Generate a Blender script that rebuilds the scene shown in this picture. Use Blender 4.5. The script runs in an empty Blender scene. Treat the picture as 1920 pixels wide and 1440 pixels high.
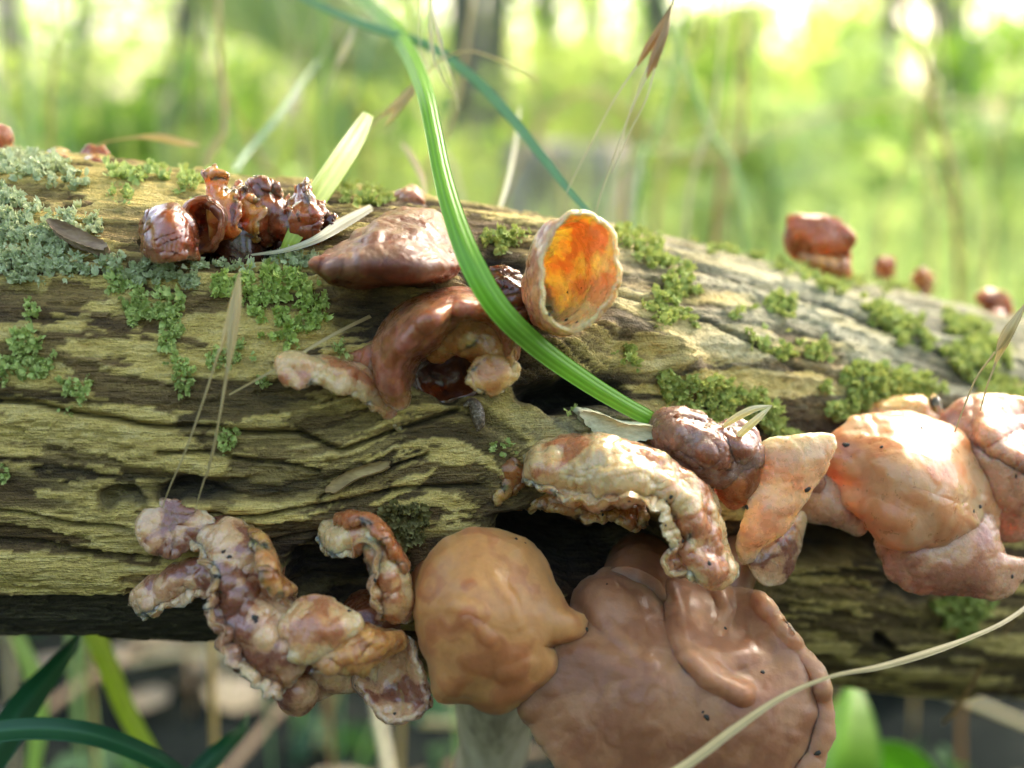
import bpy, math, random
import numpy as np
from mathutils import Vector
from mathutils.bvhtree import BVHTree

rnd = random.Random(7)
nr = np.random.default_rng(7)
SC = bpy.context.scene
COL = SC.collection

# ------------------------------------------------------------------ camera
FPX = 2400.0                       # focal length in photograph pixels (1920 wide)
PITCH = math.radians(10.0)
CAM = np.array([0.0, 0.0, 0.26])
FWD = np.array([0.0, math.cos(PITCH), -math.sin(PITCH)])
UPV = np.array([0.0, math.sin(PITCH), math.cos(PITCH)])
RGT = np.array([1.0, 0.0, 0.0])

cam = bpy.data.cameras.new("camera")
cam.lens = 45.0
cam.sensor_width = 36.0
cam.clip_start = 0.005
cam.clip_end = 600.0
cam.dof.use_dof = True
cam.dof.focus_distance = 0.199
cam.dof.aperture_fstop = 9.0
camo = bpy.data.objects.new("camera", cam)
COL.objects.link(camo)
camo.location = CAM
camo.rotation_euler = (math.radians(90.0) - PITCH, 0, 0)
SC.camera = camo

# ------------------------------------------------------------------ light
SUN_EL, SUN_AZ = math.radians(48.0), math.radians(22.0)   # azimuth measured from +Y towards +X
w = bpy.data.worlds.new("World")
SC.world = w
w.use_nodes = True
nt = w.node_tree
sky = nt.nodes.new("ShaderNodeTexSky")
sky.sky_type = 'NISHITA'
sky.sun_disc = False
sky.sun_elevation = SUN_EL
sky.sun_rotation = SUN_AZ
sky.air_density = 1.0
sky.dust_density = 8.0
sky.ozone_density = 0.3
bg = nt.nodes["Background"]
bg.inputs[1].default_value = 0.15
nt.links.new(sky.outputs[0], bg.inputs[0])

sl = bpy.data.lights.new("sun", 'SUN')
sl.energy = 0.9
sl.angle = math.radians(20.0)
sl.color = (1.0, 0.95, 0.86)
so = bpy.data.objects.new("sun", sl)
COL.objects.link(so)
sd = Vector((math.sin(SUN_AZ) * math.cos(SUN_EL), math.cos(SUN_AZ) * math.cos(SUN_EL), math.sin(SUN_EL)))
so.rotation_euler = sd.to_track_quat('Z', 'Y').to_euler()
so.location = (0, 0, 5)

SC.view_settings.view_transform = 'Standard'
SC.view_settings.look = 'None'
SC.view_settings.exposure = 2.8
SC.view_settings.gamma = 1.0
SC.view_settings.use_curve_mapping = False
SC.render.engine = 'CYCLES'
SC.cycles.use_denoising = True
SC.cycles.max_bounces = 6
SC.cycles.diffuse_bounces = 4
SC.cycles.glossy_bounces = 2
SC.cycles.transmission_bounces = 4
SC.cycles.transparent_max_bounces = 8
SC.cycles.caustics_reflective = False
SC.cycles.caustics_refractive = False

# ------------------------------------------------------------------ helpers
def P(px, py, d):
    """photograph pixel + depth in mm along the viewing axis -> world point"""
    d = d * 0.001
    return CAM + FWD * d + RGT * ((px - 960.0) / FPX * d) + UPV * ((720.0 - py) / FPX * d)

def project(V):
    q = V - CAM
    d = q @ FWD
    return 960 + FPX * (q @ RGT) / d, 720 - FPX * (q @ UPV) / d, d * 1000

def _hash(ix, iy, iz, seed):
    h = (ix * 374761393 + iy * 668265263 + iz * 2147483647 + seed * 974711) & 0xFFFFFFFF
    h = ((h ^ (h >> 13)) * 1274126177) & 0xFFFFFFFF
    h = ((h ^ (h >> 16)) * 2246822519) & 0xFFFFFFFF
    return ((h ^ (h >> 15)) & 0xFFFFFF) / float(0xFFFFFF)

def noise(x, y, z=0.0, seed=0):
    """smooth value noise in -1..1"""
    x = np.asarray(x, float); y = np.asarray(y, float); z = np.asarray(z, float) + np.zeros_like(x)
    xi = np.floor(x); yi = np.floor(y); zi = np.floor(z)
    fx, fy, fz = x - xi, y - yi, z - zi
    fx = fx**3 * (fx * (fx * 6 - 15) + 10); fy = fy**3 * (fy * (fy * 6 - 15) + 10); fz = fz**3 * (fz * (fz * 6 - 15) + 10)
    xi = xi.astype(np.int64); yi = yi.astype(np.int64); zi = zi.astype(np.int64)
    r = 0
    for dx in (0, 1):
        for dy in (0, 1):
            for dz in (0, 1):
                r = r + _hash(xi + dx, yi + dy, zi + dz, seed) * (fx if dx else 1 - fx) * (fy if dy else 1 - fy) * (fz if dz else 1 - fz)
    return r * 2 - 1

def fbm(x, y, z=0.0, seed=0, oct=4, gain=0.5):
    a, t, s = 1.0, 0, 0
    for o in range(oct):
        t = t + a * noise(x * 2**o + 17.3 * o, y * 2**o - 9.1 * o, np.asarray(z) * 2**o + 3.7 * o, seed + o)
        s += a; a *= gain
    return t / s

def sstep(a, b, x):
    t = np.clip((x - a) / (b - a), 0, 1)
    return t * t * (3 - 2 * t)

def seg_dist(px, py, poly):
    """distance in pixels to a polyline"""
    best = np.full(np.shape(px), 1e9)
    for (ax, ay), (bx, by) in zip(poly[:-1], poly[1:]):
        vx, vy = bx - ax, by - ay
        t = np.clip(((px - ax) * vx + (py - ay) * vy) / (vx * vx + vy * vy + 1e-9), 0, 1)
        best = np.minimum(best, np.hypot(px - ax - t * vx, py - ay - t * vy))
    return best

def crom(pts, n, closed=False):
    """resample control points with a centripetal-ish Catmull-Rom spline, even arc length"""
    pts = np.asarray(pts, float)
    m = len(pts)
    if m == 1: return np.repeat(pts, n, 0)
    if closed:
        ext = np.vstack([pts[-1:], pts, pts[:2]])
        segs = m
    else:
        ext = np.vstack([2 * pts[:1] - pts[1:2], pts, 2 * pts[-1:] - pts[-2:-1]])
        segs = m - 1
    out = []
    K = 16
    t = np.linspace(0, 1, K, endpoint=False)[:, None]
    for i in range(segs):
        p0, p1, p2, p3 = ext[i], ext[i + 1], ext[i + 2], ext[i + 3]
        out.append(0.5 * (2 * p1 + (p2 - p0) * t + (2 * p0 - 5 * p1 + 4 * p2 - p3) * t**2 + (3 * p1 - p0 - 3 * p2 + p3) * t**3))
    out = np.vstack(out + [pts[:1] if closed else pts[-1:]])
    L = np.concatenate([[0], np.cumsum(np.linalg.norm(np.diff(out, axis=0), axis=1) + 1e-9)])
    q = np.linspace(0, L[-1], n, endpoint=not closed)
    return np.stack([np.interp(q, L, out[:, k]) for k in range(out.shape[1])], 1)

def crom_u(pts, n):
    """uniform parameter Catmull-Rom of an array of rows (m, k, 3) -> (n, k, 3)"""
    pts = np.asarray(pts, float)
    m = len(pts)
    ext = np.concatenate([2 * pts[:1] - pts[1:2], pts, 2 * pts[-1:] - pts[-2:-1]])
    u = np.linspace(0, m - 1 - 1e-9, n)
    i = np.floor(u).astype(int); t = (u - i)[:, None, None]
    p0, p1, p2, p3 = ext[i], ext[i + 1], ext[i + 2], ext[i + 3]
    return 0.5 * (2 * p1 + (p2 - p0) * t + (2 * p0 - 5 * p1 + 4 * p2 - p3) * t**2 + (3 * p1 - p0 - 3 * p2 + p3) * t**3)

def mesh_np(name, V, F, smooth=True, attrs=None):
    """numpy verts (n,3) and quads (m,4) / tris (m,3) -> mesh"""
    me = bpy.data.meshes.new(name)
    V = np.ascontiguousarray(V, np.float32); F = np.ascontiguousarray(F, np.int32)
    k = F.shape[1]
    me.vertices.add(len(V)); me.vertices.foreach_set("co", V.ravel())
    me.loops.add(F.size); me.loops.foreach_set("vertex_index", F.ravel())
    me.polygons.add(len(F)); me.polygons.foreach_set("loop_start", np.arange(0, F.size, k, dtype=np.int32))
    me.update(calc_edges=True); me.validate()
    if smooth: me.polygons.foreach_set("use_smooth", np.ones(len(me.polygons), bool))
    for an, av in (attrs or {}).items():
        a = me.attributes.new(an, 'FLOAT', 'POINT')
        a.data.foreach_set("value", np.ascontiguousarray(av, np.float32))
    return me

def link(name, me, mat, parent=None):
    o = bpy.data.objects.new(name, me)
    COL.objects.link(o)
    if me is not None and mat is not None and not me.materials: me.materials.append(mat)
    if parent is not None: o.parent = parent
    return o

def tag(o, label=None, cat=None, group=None, kind=None):
    if label: o["label"] = label
    if cat: o["category"] = cat
    if group: o["group"] = group
    if kind: o["kind"] = kind
    return o

def empty(name, loc=(0, 0, 0)):
    """things keep world coordinates in their part meshes: the Empty sits at the base, parts are shifted back"""
    o = bpy.data.objects.new(name, None)
    o.empty_display_size = 0.01
    o.location = loc
    COL.objects.link(o)
    return o

def part(name, V, F, mat, parent, smooth=True, attrs=None):
    V = np.asarray(V) - np.array(parent.location)
    return link(name, mesh_np(name, V, F, smooth, attrs), mat, parent)

def single(name, V, F, mat, base=None, smooth=True, attrs=None):
    V = np.asarray(V)
    b = np.array(base) if base is not None else V.mean(0)
    o = link(name, mesh_np(name, V - b, F, smooth, attrs), mat)
    o.location = b
    return o

def grid_faces(nu, nv, closed_v=False, off=0, flip=False):
    i = np.arange(nu - 1)[:, None]; j = np.arange(nv if closed_v else nv - 1)[None, :]
    j2 = (j + 1) % nv
    a = i * nv + j; b = i * nv + j2; c = (i + 1) * nv + j2; d = (i + 1) * nv + j
    F = np.stack([a, b, c, d], -1).reshape(-1, 4) + off
    return F[:, ::-1] if flip else F

def tube(pts, rads, n=8, k=None):
    """tapered closed tube through world points"""
    pts = np.asarray(pts, float); rads = np.asarray(rads, float)
    if k:
        q = crom(np.hstack([pts, rads[:, None] * 1.0]), k)
        pts, rads = q[:, :3], q[:, 3]
    T = np.gradient(pts, axis=0); T /= np.linalg.norm(T, axis=1)[:, None] + 1e-12
    ref = np.array([0.31, 0.2, 0.93])
    if abs(T.mean(0) @ ref) > 0.9: ref = np.array([1.0, 0, 0])
    A = np.cross(T, ref); A /= np.linalg.norm(A, axis=1)[:, None] + 1e-12
    B = np.cross(T, A)
    th = np.linspace(0, 2 * math.pi, n, endpoint=False)
    V = pts[:, None] + rads[:, None, None] * (np.cos(th)[None, :, None] * A[:, None] + np.sin(th)[None, :, None] * B[:, None])
    m = len(pts)
    V = np.vstack([V.reshape(-1, 3), pts[:1], pts[-1:]])
    F = grid_faces(m, n, True)
    j = np.arange(n)
    c0 = np.stack([np.full(n, m * n), (j + 1) % n, j, j], 1)
    o = (m - 1) * n
    c1 = np.stack([np.full(n, m * n + 1), o + j, o + (j + 1) % n, o + (j + 1) % n], 1)
    return V, F, np.vstack([c0, c1])[:, :3]

def merge(lst):
    """join [(V,F,...)] of equal face size"""
    Vs, Fs, o = [], [], 0
    for V, F in lst:
        Vs.append(V); Fs.append(F + o); o += len(V)
    return np.vstack(Vs), np.vstack(Fs)

def quads_to_tris(F):
    return np.vstack([F[:, [0, 1, 2]], F[:, [0, 2, 3]]])

def tube_t(pts, rads, n=8, k=None):
    V, F, C = tube(pts, rads, n, k)
    return V, np.vstack([quads_to_tris(F), C])

# ------------------------------------------------------------------ materials
def new_mat(name):
    m = bpy.data.materials.new(name)
    m.use_nodes = True
    t = m.node_tree
    b = t.nodes["Principled BSDF"]
    return m, t, b

def N(t, typ, **kw):
    n = t.nodes.new(typ)
    for k, v in kw.items(): setattr(n, k, v)
    return n

def mixc(t, fac, a, b, mode='MIX'):
    n = N(t, "ShaderNodeMix", data_type='RGBA', blend_type=mode)
    for sock, v in ((n.inputs[0], fac), (n.inputs[6], a), (n.inputs[7], b)):
        if hasattr(v, "links"): t.links.new(v, sock)
        elif isinstance(v, (tuple, list)): sock.default_value = (*v[:3], 1)
        else: sock.default_value = v
    return n.outputs[2]

def mathn(t, op, a, b=0.0, clamp=False):
    n = N(t, "ShaderNodeMath", operation=op, use_clamp=clamp)
    for sock, v in ((n.inputs[0], a), (n.inputs[1], b)):
        if hasattr(v, "links"): t.links.new(v, sock)
        else: sock.default_value = v
    return n.outputs[0]

def noisen(t, scale, detail=4, rough=0.55, vec=None, stretch=None):
    n = N(t, "ShaderNodeTexNoise")
    n.inputs["Scale"].default_value = scale
    n.inputs["Detail"].default_value = detail
    n.inputs["Roughness"].default_value = rough
    tc = N(t, "ShaderNodeTexCoord")
    src = tc.outputs["Object"]
    if stretch:
        mp = N(t, "ShaderNodeMapping")
        mp.inputs["Scale"].default_value = stretch
        t.links.new(src, mp.inputs[0]); src = mp.outputs[0]
    t.links.new(src, n.inputs["Vector"])
    return n.outputs["Fac"]

def ramp(t, fac, stops):
    n = N(t, "ShaderNodeValToRGB")
    el = n.color_ramp.elements
    el[0].position, el[0].color = stops[0][0], (*stops[0][1], 1)
    el[1].position, el[1].color = stops[-1][0], (*stops[-1][1], 1)
    for p, c in stops[1:-1]:
        e = el.new(p); e.color = (*c, 1)
    t.links.new(fac, n.inputs[0])
    return n.outputs[0]

def attr(t, name):
    return N(t, "ShaderNodeAttribute", attribute_name=name).outputs["Fac"]

def bump(t, b, h, strength, dist):
    n = N(t, "ShaderNodeBump")
    n.inputs["Strength"].default_value = strength
    n.inputs["Distance"].default_value = dist
    t.links.new(h, n.inputs["Height"])
    t.links.new(n.outputs[0], b.inputs["Normal"])

def leaf_mat(name, col, col2, trans=0.45, rough=0.5, scale=30, vary=True):
    """thin leaf: diffuse + translucent + a little gloss"""
    m, t, b = new_mat(name)
    nz = noisen(t, scale, 3)
    c = mixc(t, nz, col, col2)
    if vary:
        oi = attr(t, "tone")
        c = mixc(t, oi, c, col2)
    t.links.new(c, b.inputs["Base Color"])
    b.inputs["Roughness"].default_value = rough
    b.inputs["Specular IOR Level"].default_value = 0.3
    tr = N(t, "ShaderNodeBsdfTranslucent")
    cc = mixc(t, 0.6, c, (1.0, 1.0, 0.35), 'MULTIPLY')
    t.links.new(mixc(t, 1.0, cc, (1.6, 1.6, 1.3), 'MULTIPLY'), tr.inputs[0])
    mx = N(t, "ShaderNodeMixShader")
    mx.inputs[0].default_value = trans
    t.links.new(b.outputs[0], mx.inputs[1]); t.links.new(tr.outputs[0], mx.inputs[2])
    t.links.new(mx.outputs[0], t.nodes["Material Output"].inputs[0])
    return m
# ------------------------------------------------------------------ ground
def build_ground():
    m, t, b = new_mat("forest_floor")
    n1 = noisen(t, 9.0, 6, 0.65); n2 = noisen(t, 60.0, 4, 0.6); n3 = noisen(t, 0.7, 3)
    c = ramp(t, n1, [(0.3, (0.003, 0.005, 0.006)), (0.5, (0.014, 0.018, 0.017)), (0.7, (0.045, 0.043, 0.034))])
    c = mixc(t, mathn(t, 'MULTIPLY', n2, 0.5), c, (0.004, 0.008, 0.006))
    far = N(t, "ShaderNodeSeparateXYZ"); tc = N(t, "ShaderNodeTexCoord"); t.links.new(tc.outputs["Object"], far.inputs[0])
    g = mathn(t, 'MULTIPLY', mathn(t, 'SUBTRACT', far.outputs[1], 0.8), 0.8, True)
    c = mixc(t, g, c, mixc(t, n3, (0.10, 0.19, 0.045), (0.17, 0.25, 0.07)))
    t.links.new(c, b.inputs["Base Color"]); b.inputs["Roughness"].default_value = 0.95; b.inputs["Specular IOR Level"].default_value = 0.05
    bump(t, b, n2, 0.6, 0.01)
    ax = np.concatenate([-np.geomspace(250, 1.5, 26), np.linspace(-1.4, 1.4, 90), np.geomspace(1.5, 250, 26)])
    ay = np.concatenate([-np.geomspace(250, 1.0, 22), np.linspace(-0.9, 3, 110), np.geomspace(3.1, 250, 26)])
    X, Y = np.meshgrid(ax, ay, indexing='ij')
    near = np.exp(-(np.hypot(X, Y) / 6.0) ** 2)
    Z = near * (0.012 * fbm(X * 9, Y * 9, 0, 3) + 0.006 * fbm(X * 30, Y * 30, 0, 5)) - 0.008
    V = np.stack([X, Y, Z], -1).reshape(-1, 3)
    o = link("ground", mesh_np("ground", V, grid_faces(len(ax), len(ay), flip=True)), m)
    tag(o, kind="structure", label="dark leaf litter ground of the wood")
build_ground()

# ------------------------------------------------------------------ the log
LOGR = 0.0438
def build_log():
    sp = [(-900, 720, 237), (-300, 748, 235), (300, 768, 236), (900, 815, 243), (1400, 880, 270), (1900, 955, 306)]
    W = np.array([P(*q) for q in sp])
    d = W[-1] - W[-2]
    W = np.vstack([W[0] + np.array([-0.27, 0.02, 0.02]), W[0] + np.array([-0.12, 0.01, 0.01]), W] + [W[-1] + d * k for k in (1, 2.2, 3.6, 5.0)])
    W[-1, 2] = LOGR * 0.9; W[-2, 2] = 0.075
    C = crom(W, 3000)
    S = np.concatenate([[0], np.cumsum(np.linalg.norm(np.diff(C, axis=0), axis=1))])
    px, py, dd = project(C)
    s0, s1 = np.interp([-70, 1990], px, S)
    s = np.concatenate([np.arange(0, s0, 0.004), np.arange(s0, s1, 0.0004), np.arange(s1, S[-1], 0.004)])
    c = np.stack([np.interp(s, S, C[:, k]) for k in range(3)], 1)
    T = np.gradient(c, axis=0); T /= np.linalg.norm(T, axis=1)[:, None]
    k = np.ones(41) / 41
    T = np.stack([np.convolve(np.pad(T[:, i], 20, mode='edge'), k, 'valid') for i in range(3)], 1)
    side = np.cross(T, [0, 0, 1.0]); side /= np.linalg.norm(side, axis=1)[:, None]    # towards the camera
    up = np.cross(side, T)
    D = math.radians
    th = np.concatenate([np.arange(D(-108), D(128), 0.0086), np.linspace(D(128), D(252), 40)[1:-1]])
    ct, st = np.cos(th), np.sin(th)
    pxs = np.interp(s, S, px)
    ex = np.interp(pxs, [0, 700, 1400, 2000], [2.55, 2.35, 2.05, 2.0])[:, None]
    rr = LOGR / (np.abs(ct)[None] ** ex + np.abs(st)[None] ** ex) ** (1 / ex)
    rr = rr * np.interp(pxs, [-3000, 0, 900, 1500, 6000], [1.05, 1.0, 0.99, 0.99, 0.93])[:, None]
    def place(r):
        return c[:, None] + r[..., None] * (ct[None, :, None] * side[:, None] + st[None, :, None] * up[:, None])
    V = place(rr)
    qx, qy, qd = project(V.reshape(-1, 3))
    qx = qx.reshape(rr.shape); qy = qy.reshape(rr.shape)
    front = ((th > D(-108)) & (th < D(120)))[None] & np.ones_like(rr, bool)
    SS = np.repeat(s[:, None], len(th), 1); A = np.repeat((th * LOGR)[None], len(s), 0)
    # the grain swings round the knot in the middle
    kn = np.exp(-((qx - 1010) / 260) ** 2 - ((qy - 800) / 190) ** 2) * front
    A2 = A + 0.014 * kn * np.clip((qx - 1000) / 220, -1.2, 1.2) + 0.0022 * noise(SS * 22, A * 22, 0, 40)
    h = 0.0021 * fbm(SS * 14, A * 26, 0, 1, 3)                       # large swells
    gr = fbm(SS * 26, A2 * 420, 0, 2, 4, 0.62)                       # grain
    gr2 = fbm(SS * 60, A2 * 1300, 0, 12, 2, 0.6)
    h += 0.00050 * gr + 0.00022 * gr2
    fl = fbm(SS * 55, A2 * 270, 0, 3, 5, 0.58)                       # thin flakes with torn edges
    fl2 = fbm(SS * 80, A2 * 420, 0, 8, 4, 0.6)
    flake = sstep(0.06, 0.10, fl); flake2 = sstep(0.12, 0.17, fl2)
    h += 0.00050 * flake + 0.00038 * flake2
    dip = sstep(0.16, 0.24, -fl)
    h -= 0.00055 * dip
    rid = 1 - np.abs(fbm(SS * 9, A2 * 170, 0, 21, 3, 0.5)) * 9
    fine = np.clip(rid, 0, 1) ** 2 * sstep(-0.1, 0.3, noise(SS * 30, A * 60, 0, 33))
    h -= 0.00045 * fine
    # splits
    crack = np.zeros_like(h)
    wob = 5 * noise(SS * 160, A * 30, 0, 61)
    for poly, wd, dep in (
        ([(-90, 742), (60, 757), (160, 775), (260, 793), (420, 803), (560, 812), (640, 842), (730, 812), (860, 768)], 4.2, 2.6),
        ([(300, 842), (420, 850), (520, 866), (600, 880)], 4, 1.5), ([(-40, 948), (110, 972), (250, 985)], 3.5, 1.4),
        ([(600, 930), (650, 895), (720, 880), (800, 850)], 3.5, 1.6), ([(300, 960), (500, 958), (640, 935), (760, 912), (900, 905)], 4, 1.7),
        ([(470, 1020), (640, 985), (760, 950)], 3.5, 1.3), ([(-30, 1015), (200, 1035), (330, 1040)], 5, 1.6),
        ([(1150, 560), (1330, 610), (1500, 690)], 4, 1.4), ([(1300, 500), (1500, 560), (1800, 680)], 4, 1.2)):
        dd_ = seg_dist(qx, qy + wob, poly)
        g = np.exp(-(dd_ / wd) ** 2) * front
        crack = np.maximum(crack, g); h -= 0.001 * dep * g
    # hollows where the ears grow
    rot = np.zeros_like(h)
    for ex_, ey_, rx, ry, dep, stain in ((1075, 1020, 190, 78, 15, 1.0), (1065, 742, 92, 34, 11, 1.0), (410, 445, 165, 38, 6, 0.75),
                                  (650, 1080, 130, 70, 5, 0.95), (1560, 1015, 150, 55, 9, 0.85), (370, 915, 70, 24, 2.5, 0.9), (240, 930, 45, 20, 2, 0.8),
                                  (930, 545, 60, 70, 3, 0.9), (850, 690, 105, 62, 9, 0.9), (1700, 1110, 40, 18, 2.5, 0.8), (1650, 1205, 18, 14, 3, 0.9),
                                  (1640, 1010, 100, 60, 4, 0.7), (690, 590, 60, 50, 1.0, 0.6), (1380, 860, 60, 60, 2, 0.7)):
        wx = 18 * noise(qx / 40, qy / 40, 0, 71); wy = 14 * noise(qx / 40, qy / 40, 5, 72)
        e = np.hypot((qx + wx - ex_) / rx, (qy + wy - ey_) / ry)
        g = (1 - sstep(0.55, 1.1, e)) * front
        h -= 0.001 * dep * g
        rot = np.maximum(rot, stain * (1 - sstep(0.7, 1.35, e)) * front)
    # raised lip over the hollow, slab below it, ledge along the underside
    lip = np.exp(-(seg_dist(qx, qy, [(1020, 668), (1080, 640), (1150, 612), (1230, 640), (1300, 700)]) / 26) ** 2) * front
    h += 0.0024 * lip
    slab = np.exp(-(seg_dist(qx, qy, [(1080, 800), (1150, 790), (1230, 815)]) / 26) ** 2) * front
    h += 0.003 * slab
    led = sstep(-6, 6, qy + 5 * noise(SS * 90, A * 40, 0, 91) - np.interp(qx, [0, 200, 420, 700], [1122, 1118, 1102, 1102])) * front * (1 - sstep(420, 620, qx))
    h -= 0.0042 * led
    big = sstep(-0.1, 0.25, fbm(SS * 18, A2 * 60, 0, 55, 3))
    yellow = np.clip(0.85 * flake * big + 0.7 * flake2 * (1 - 0.5 * big) + 0.3 * sstep(0.05, 0.25, gr), 0, 1)
    for ax_, ay_, rx, ry in ((460, 605, 170, 26), (230, 655, 130, 22), (420, 680, 140, 26), (100, 800, 200, 38), (90, 700, 50, 22), (520, 530, 200, 18), (250, 340, 190, 26),
                         (520, 640, 120, 16), (90, 1110, 60, 14), (1300, 660, 200, 26), (1420, 720, 160, 22), (250, 575, 110, 18), (100, 1080, 160, 40)):
        e = np.hypot((qx - ax_) / rx, (qy - ay_) / ry) + 0.9 * fl2 + 0.7 * gr
        yellow = np.maximum(yellow, (1 - sstep(0.85, 1.0, e)) * front)
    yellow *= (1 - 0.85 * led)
    yellow = sstep(0.15, 0.75, yellow)
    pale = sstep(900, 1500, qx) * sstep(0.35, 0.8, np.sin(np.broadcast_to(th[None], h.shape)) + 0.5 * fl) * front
    pale = np.maximum(pale, np.exp(-((qx - 1120) / 130) ** 2 - ((qy - 800) / 36) ** 2) * front * 0.9)
    brownish = sstep(-0.05, 0.35, fbm(SS * 16, A2 * 45, 0, 88, 4))
    green = sstep(0.0, 0.5, fbm(SS * 25, A2 * 60, 0, 99, 3))
    V = place(rr + h).reshape(-1, 3)
    nu, nv = len(s), len(th)
    F = grid_faces(nu, nv, True)
    # end caps as two fans
    e0, e1 = len(V), len(V) + 1
    V = np.vstack([V, c[:1], c[-1:]])
    j = np.arange(nv)
    cap0 = np.stack([np.full(nv, e0), (j + 1) % nv, j], 1)
    o = (nu - 1) * nv
    cap1 = np.stack([np.full(nv, e1), o + j, o + (j + 1) % nv], 1)
    F3 = np.vstack([quads_to_tris(F), cap0, cap1])[:, ::-1]
    pad = lambda a: np.concatenate([a.reshape(-1), [0, 0]])
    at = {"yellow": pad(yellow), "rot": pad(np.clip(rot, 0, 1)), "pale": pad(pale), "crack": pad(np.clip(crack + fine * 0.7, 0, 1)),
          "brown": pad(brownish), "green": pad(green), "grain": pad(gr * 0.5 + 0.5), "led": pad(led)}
    return V, F3, at

m, t, b = new_mat("weathered_wood")
g = attr(t, "grain")
n1 = noisen(t, 900, 4, 0.65, stretch=(0.25, 1, 1))
n2 = noisen(t, 140, 4, 0.6, stretch=(0.2, 1, 1))
fib = noisen(t, 1500, 3, 0.7, stretch=(0.05, 1, 1))
n3 = noisen(t, 2600, 2, 0.6)
base = ramp(t, mathn(t, 'ADD', mathn(t, 'MULTIPLY', g, 0.6), mathn(t, 'MULTIPLY', n1, 0.45)), [(0.3, (0.04, 0.025, 0.01)), (0.5, (0.145, 0.09, 0.032)), (0.72, (0.28, 0.185, 0.066))])
base = mixc(t, mathn(t, 'MULTIPLY', attr(t, "brown"), 0.8), base, ramp(t, n1, [(0.3, (0.035, 0.018, 0.008)), (0.7, (0.22, 0.115, 0.042))]))
base = mixc(t, mathn(t, 'MULTIPLY', attr(t, "green"), 0.12), base, ramp(t, n2, [(0.35, (0.045, 0.06, 0.012)), (0.65, (0.14, 0.16, 0.035))]))
yel = ramp(t, n1, [(0.25, (0.42, 0.29, 0.075)), (0.5, (0.64, 0.475, 0.14)), (0.8, (0.78, 0.63, 0.27))])
base = mixc(t, attr(t, "yellow"), base, yel)
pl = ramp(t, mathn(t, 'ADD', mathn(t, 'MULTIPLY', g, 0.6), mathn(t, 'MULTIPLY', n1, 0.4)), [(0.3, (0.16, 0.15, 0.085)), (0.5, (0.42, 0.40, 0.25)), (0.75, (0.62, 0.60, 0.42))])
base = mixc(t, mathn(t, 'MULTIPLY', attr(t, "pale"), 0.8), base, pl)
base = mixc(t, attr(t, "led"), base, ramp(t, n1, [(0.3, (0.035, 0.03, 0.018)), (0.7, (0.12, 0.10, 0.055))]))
base = mixc(t, mathn(t, 'MULTIPLY', attr(t, "crack"), 0.85), base, (0.018, 0.014, 0.008))
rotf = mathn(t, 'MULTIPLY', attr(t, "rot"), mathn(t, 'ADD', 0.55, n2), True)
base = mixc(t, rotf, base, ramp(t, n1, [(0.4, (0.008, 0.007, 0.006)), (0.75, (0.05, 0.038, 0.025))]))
base = mixc(t, mathn(t, 'SUBTRACT', 0.8, mathn(t, 'MULTIPLY', attr(t, "yellow"), 0.5)), base, ramp(t, fib, [(0.3, (0.35, 0.33, 0.3)), (0.5, (0.95, 0.95, 0.95)), (0.7, (1.5, 1.45, 1.4))]), 'MULTIPLY')
base = mixc(t, 0.3, base, ramp(t, n3, [(0.3, (0.45, 0.45, 0.45)), (0.7, (1.5, 1.5, 1.5))]), 'MULTIPLY')
t.links.new(base, b.inputs["Base Color"])
b.inputs["Roughness"].default_value = 0.72
b.inputs["Specular IOR Level"].default_value = 0.35
bump(t, b, mathn(t, 'ADD', mathn(t, 'ADD', n1, fib), mathn(t, 'MULTIPLY', n3, 0.5)), 0.9, 0.0012)
WOOD = m

LV, LF, LA = build_log()
log = empty("fallen_log", P(900, 1190, 235))
tag(log, "weathered yellow-brown fallen log with split grain, overgrown with lichen and jelly ears", "log")
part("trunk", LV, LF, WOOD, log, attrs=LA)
LOGTREE = BVHTree.FromPolygons([tuple(v) for v in LV], LF.tolist())

def ray(px, py, tree=None):
    d = P(px, py, 1000) - CAM
    d = d / np.linalg.norm(d)
    hit, nrm, i, dist = (tree or LOGTREE).ray_cast(Vector(CAM), Vector(d), 2.0)
    if hit is None: return None
    nrm = np.array(nrm)
    if nrm @ d > 0: nrm = -nrm
    return np.array(hit), nrm

def logd(px, py):
    r = ray(px, py)
    return None if r is None else project(r[0][None])[2][0]

# a broken side branch props the log up from the ground
def stub():
    a = P(930, 1215, 232); e = P(905, 1560, 262)
    g_ = e + (e - a) * 0.9; g_[2] = -0.012
    pts = np.array([a, (a + e) / 2 + [0.001, 0, 0], e, g_])
    V, F = tube_t(pts, [0.0085, 0.0068, 0.0064, 0.007], 28, 90)
    c = V - np.repeat(crom(np.hstack([pts]), 90), 1, 0).mean(0)
    ang = np.arctan2(c[:, 1], c[:, 0])
    V = V + 0.0005 * fbm(V[:, 0:1] * 500, V[:, 1:2] * 500, V[:, 2:3] * 30, 3, 3)
    mm, tt, bb = new_mat("bare_pale_wood")
    q1 = noisen(tt, 260, 4, 0.6, stretch=(1, 1, 0.12))
    tt.links.new(ramp(tt, q1, [(0.3, (0.25, 0.2, 0.12)), (0.5, (0.5, 0.42, 0.27)), (0.75, (0.66, 0.58, 0.4))]), bb.inputs["Base Color"])
    bb.inputs["Roughness"].default_value = 0.75
    bump(tt, bb, q1, 0.6, 0.001)
    o = part("branch_stub", V, F, mm, log)
    o["label"] = "bare pale broken side branch under the log"
stub()

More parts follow.
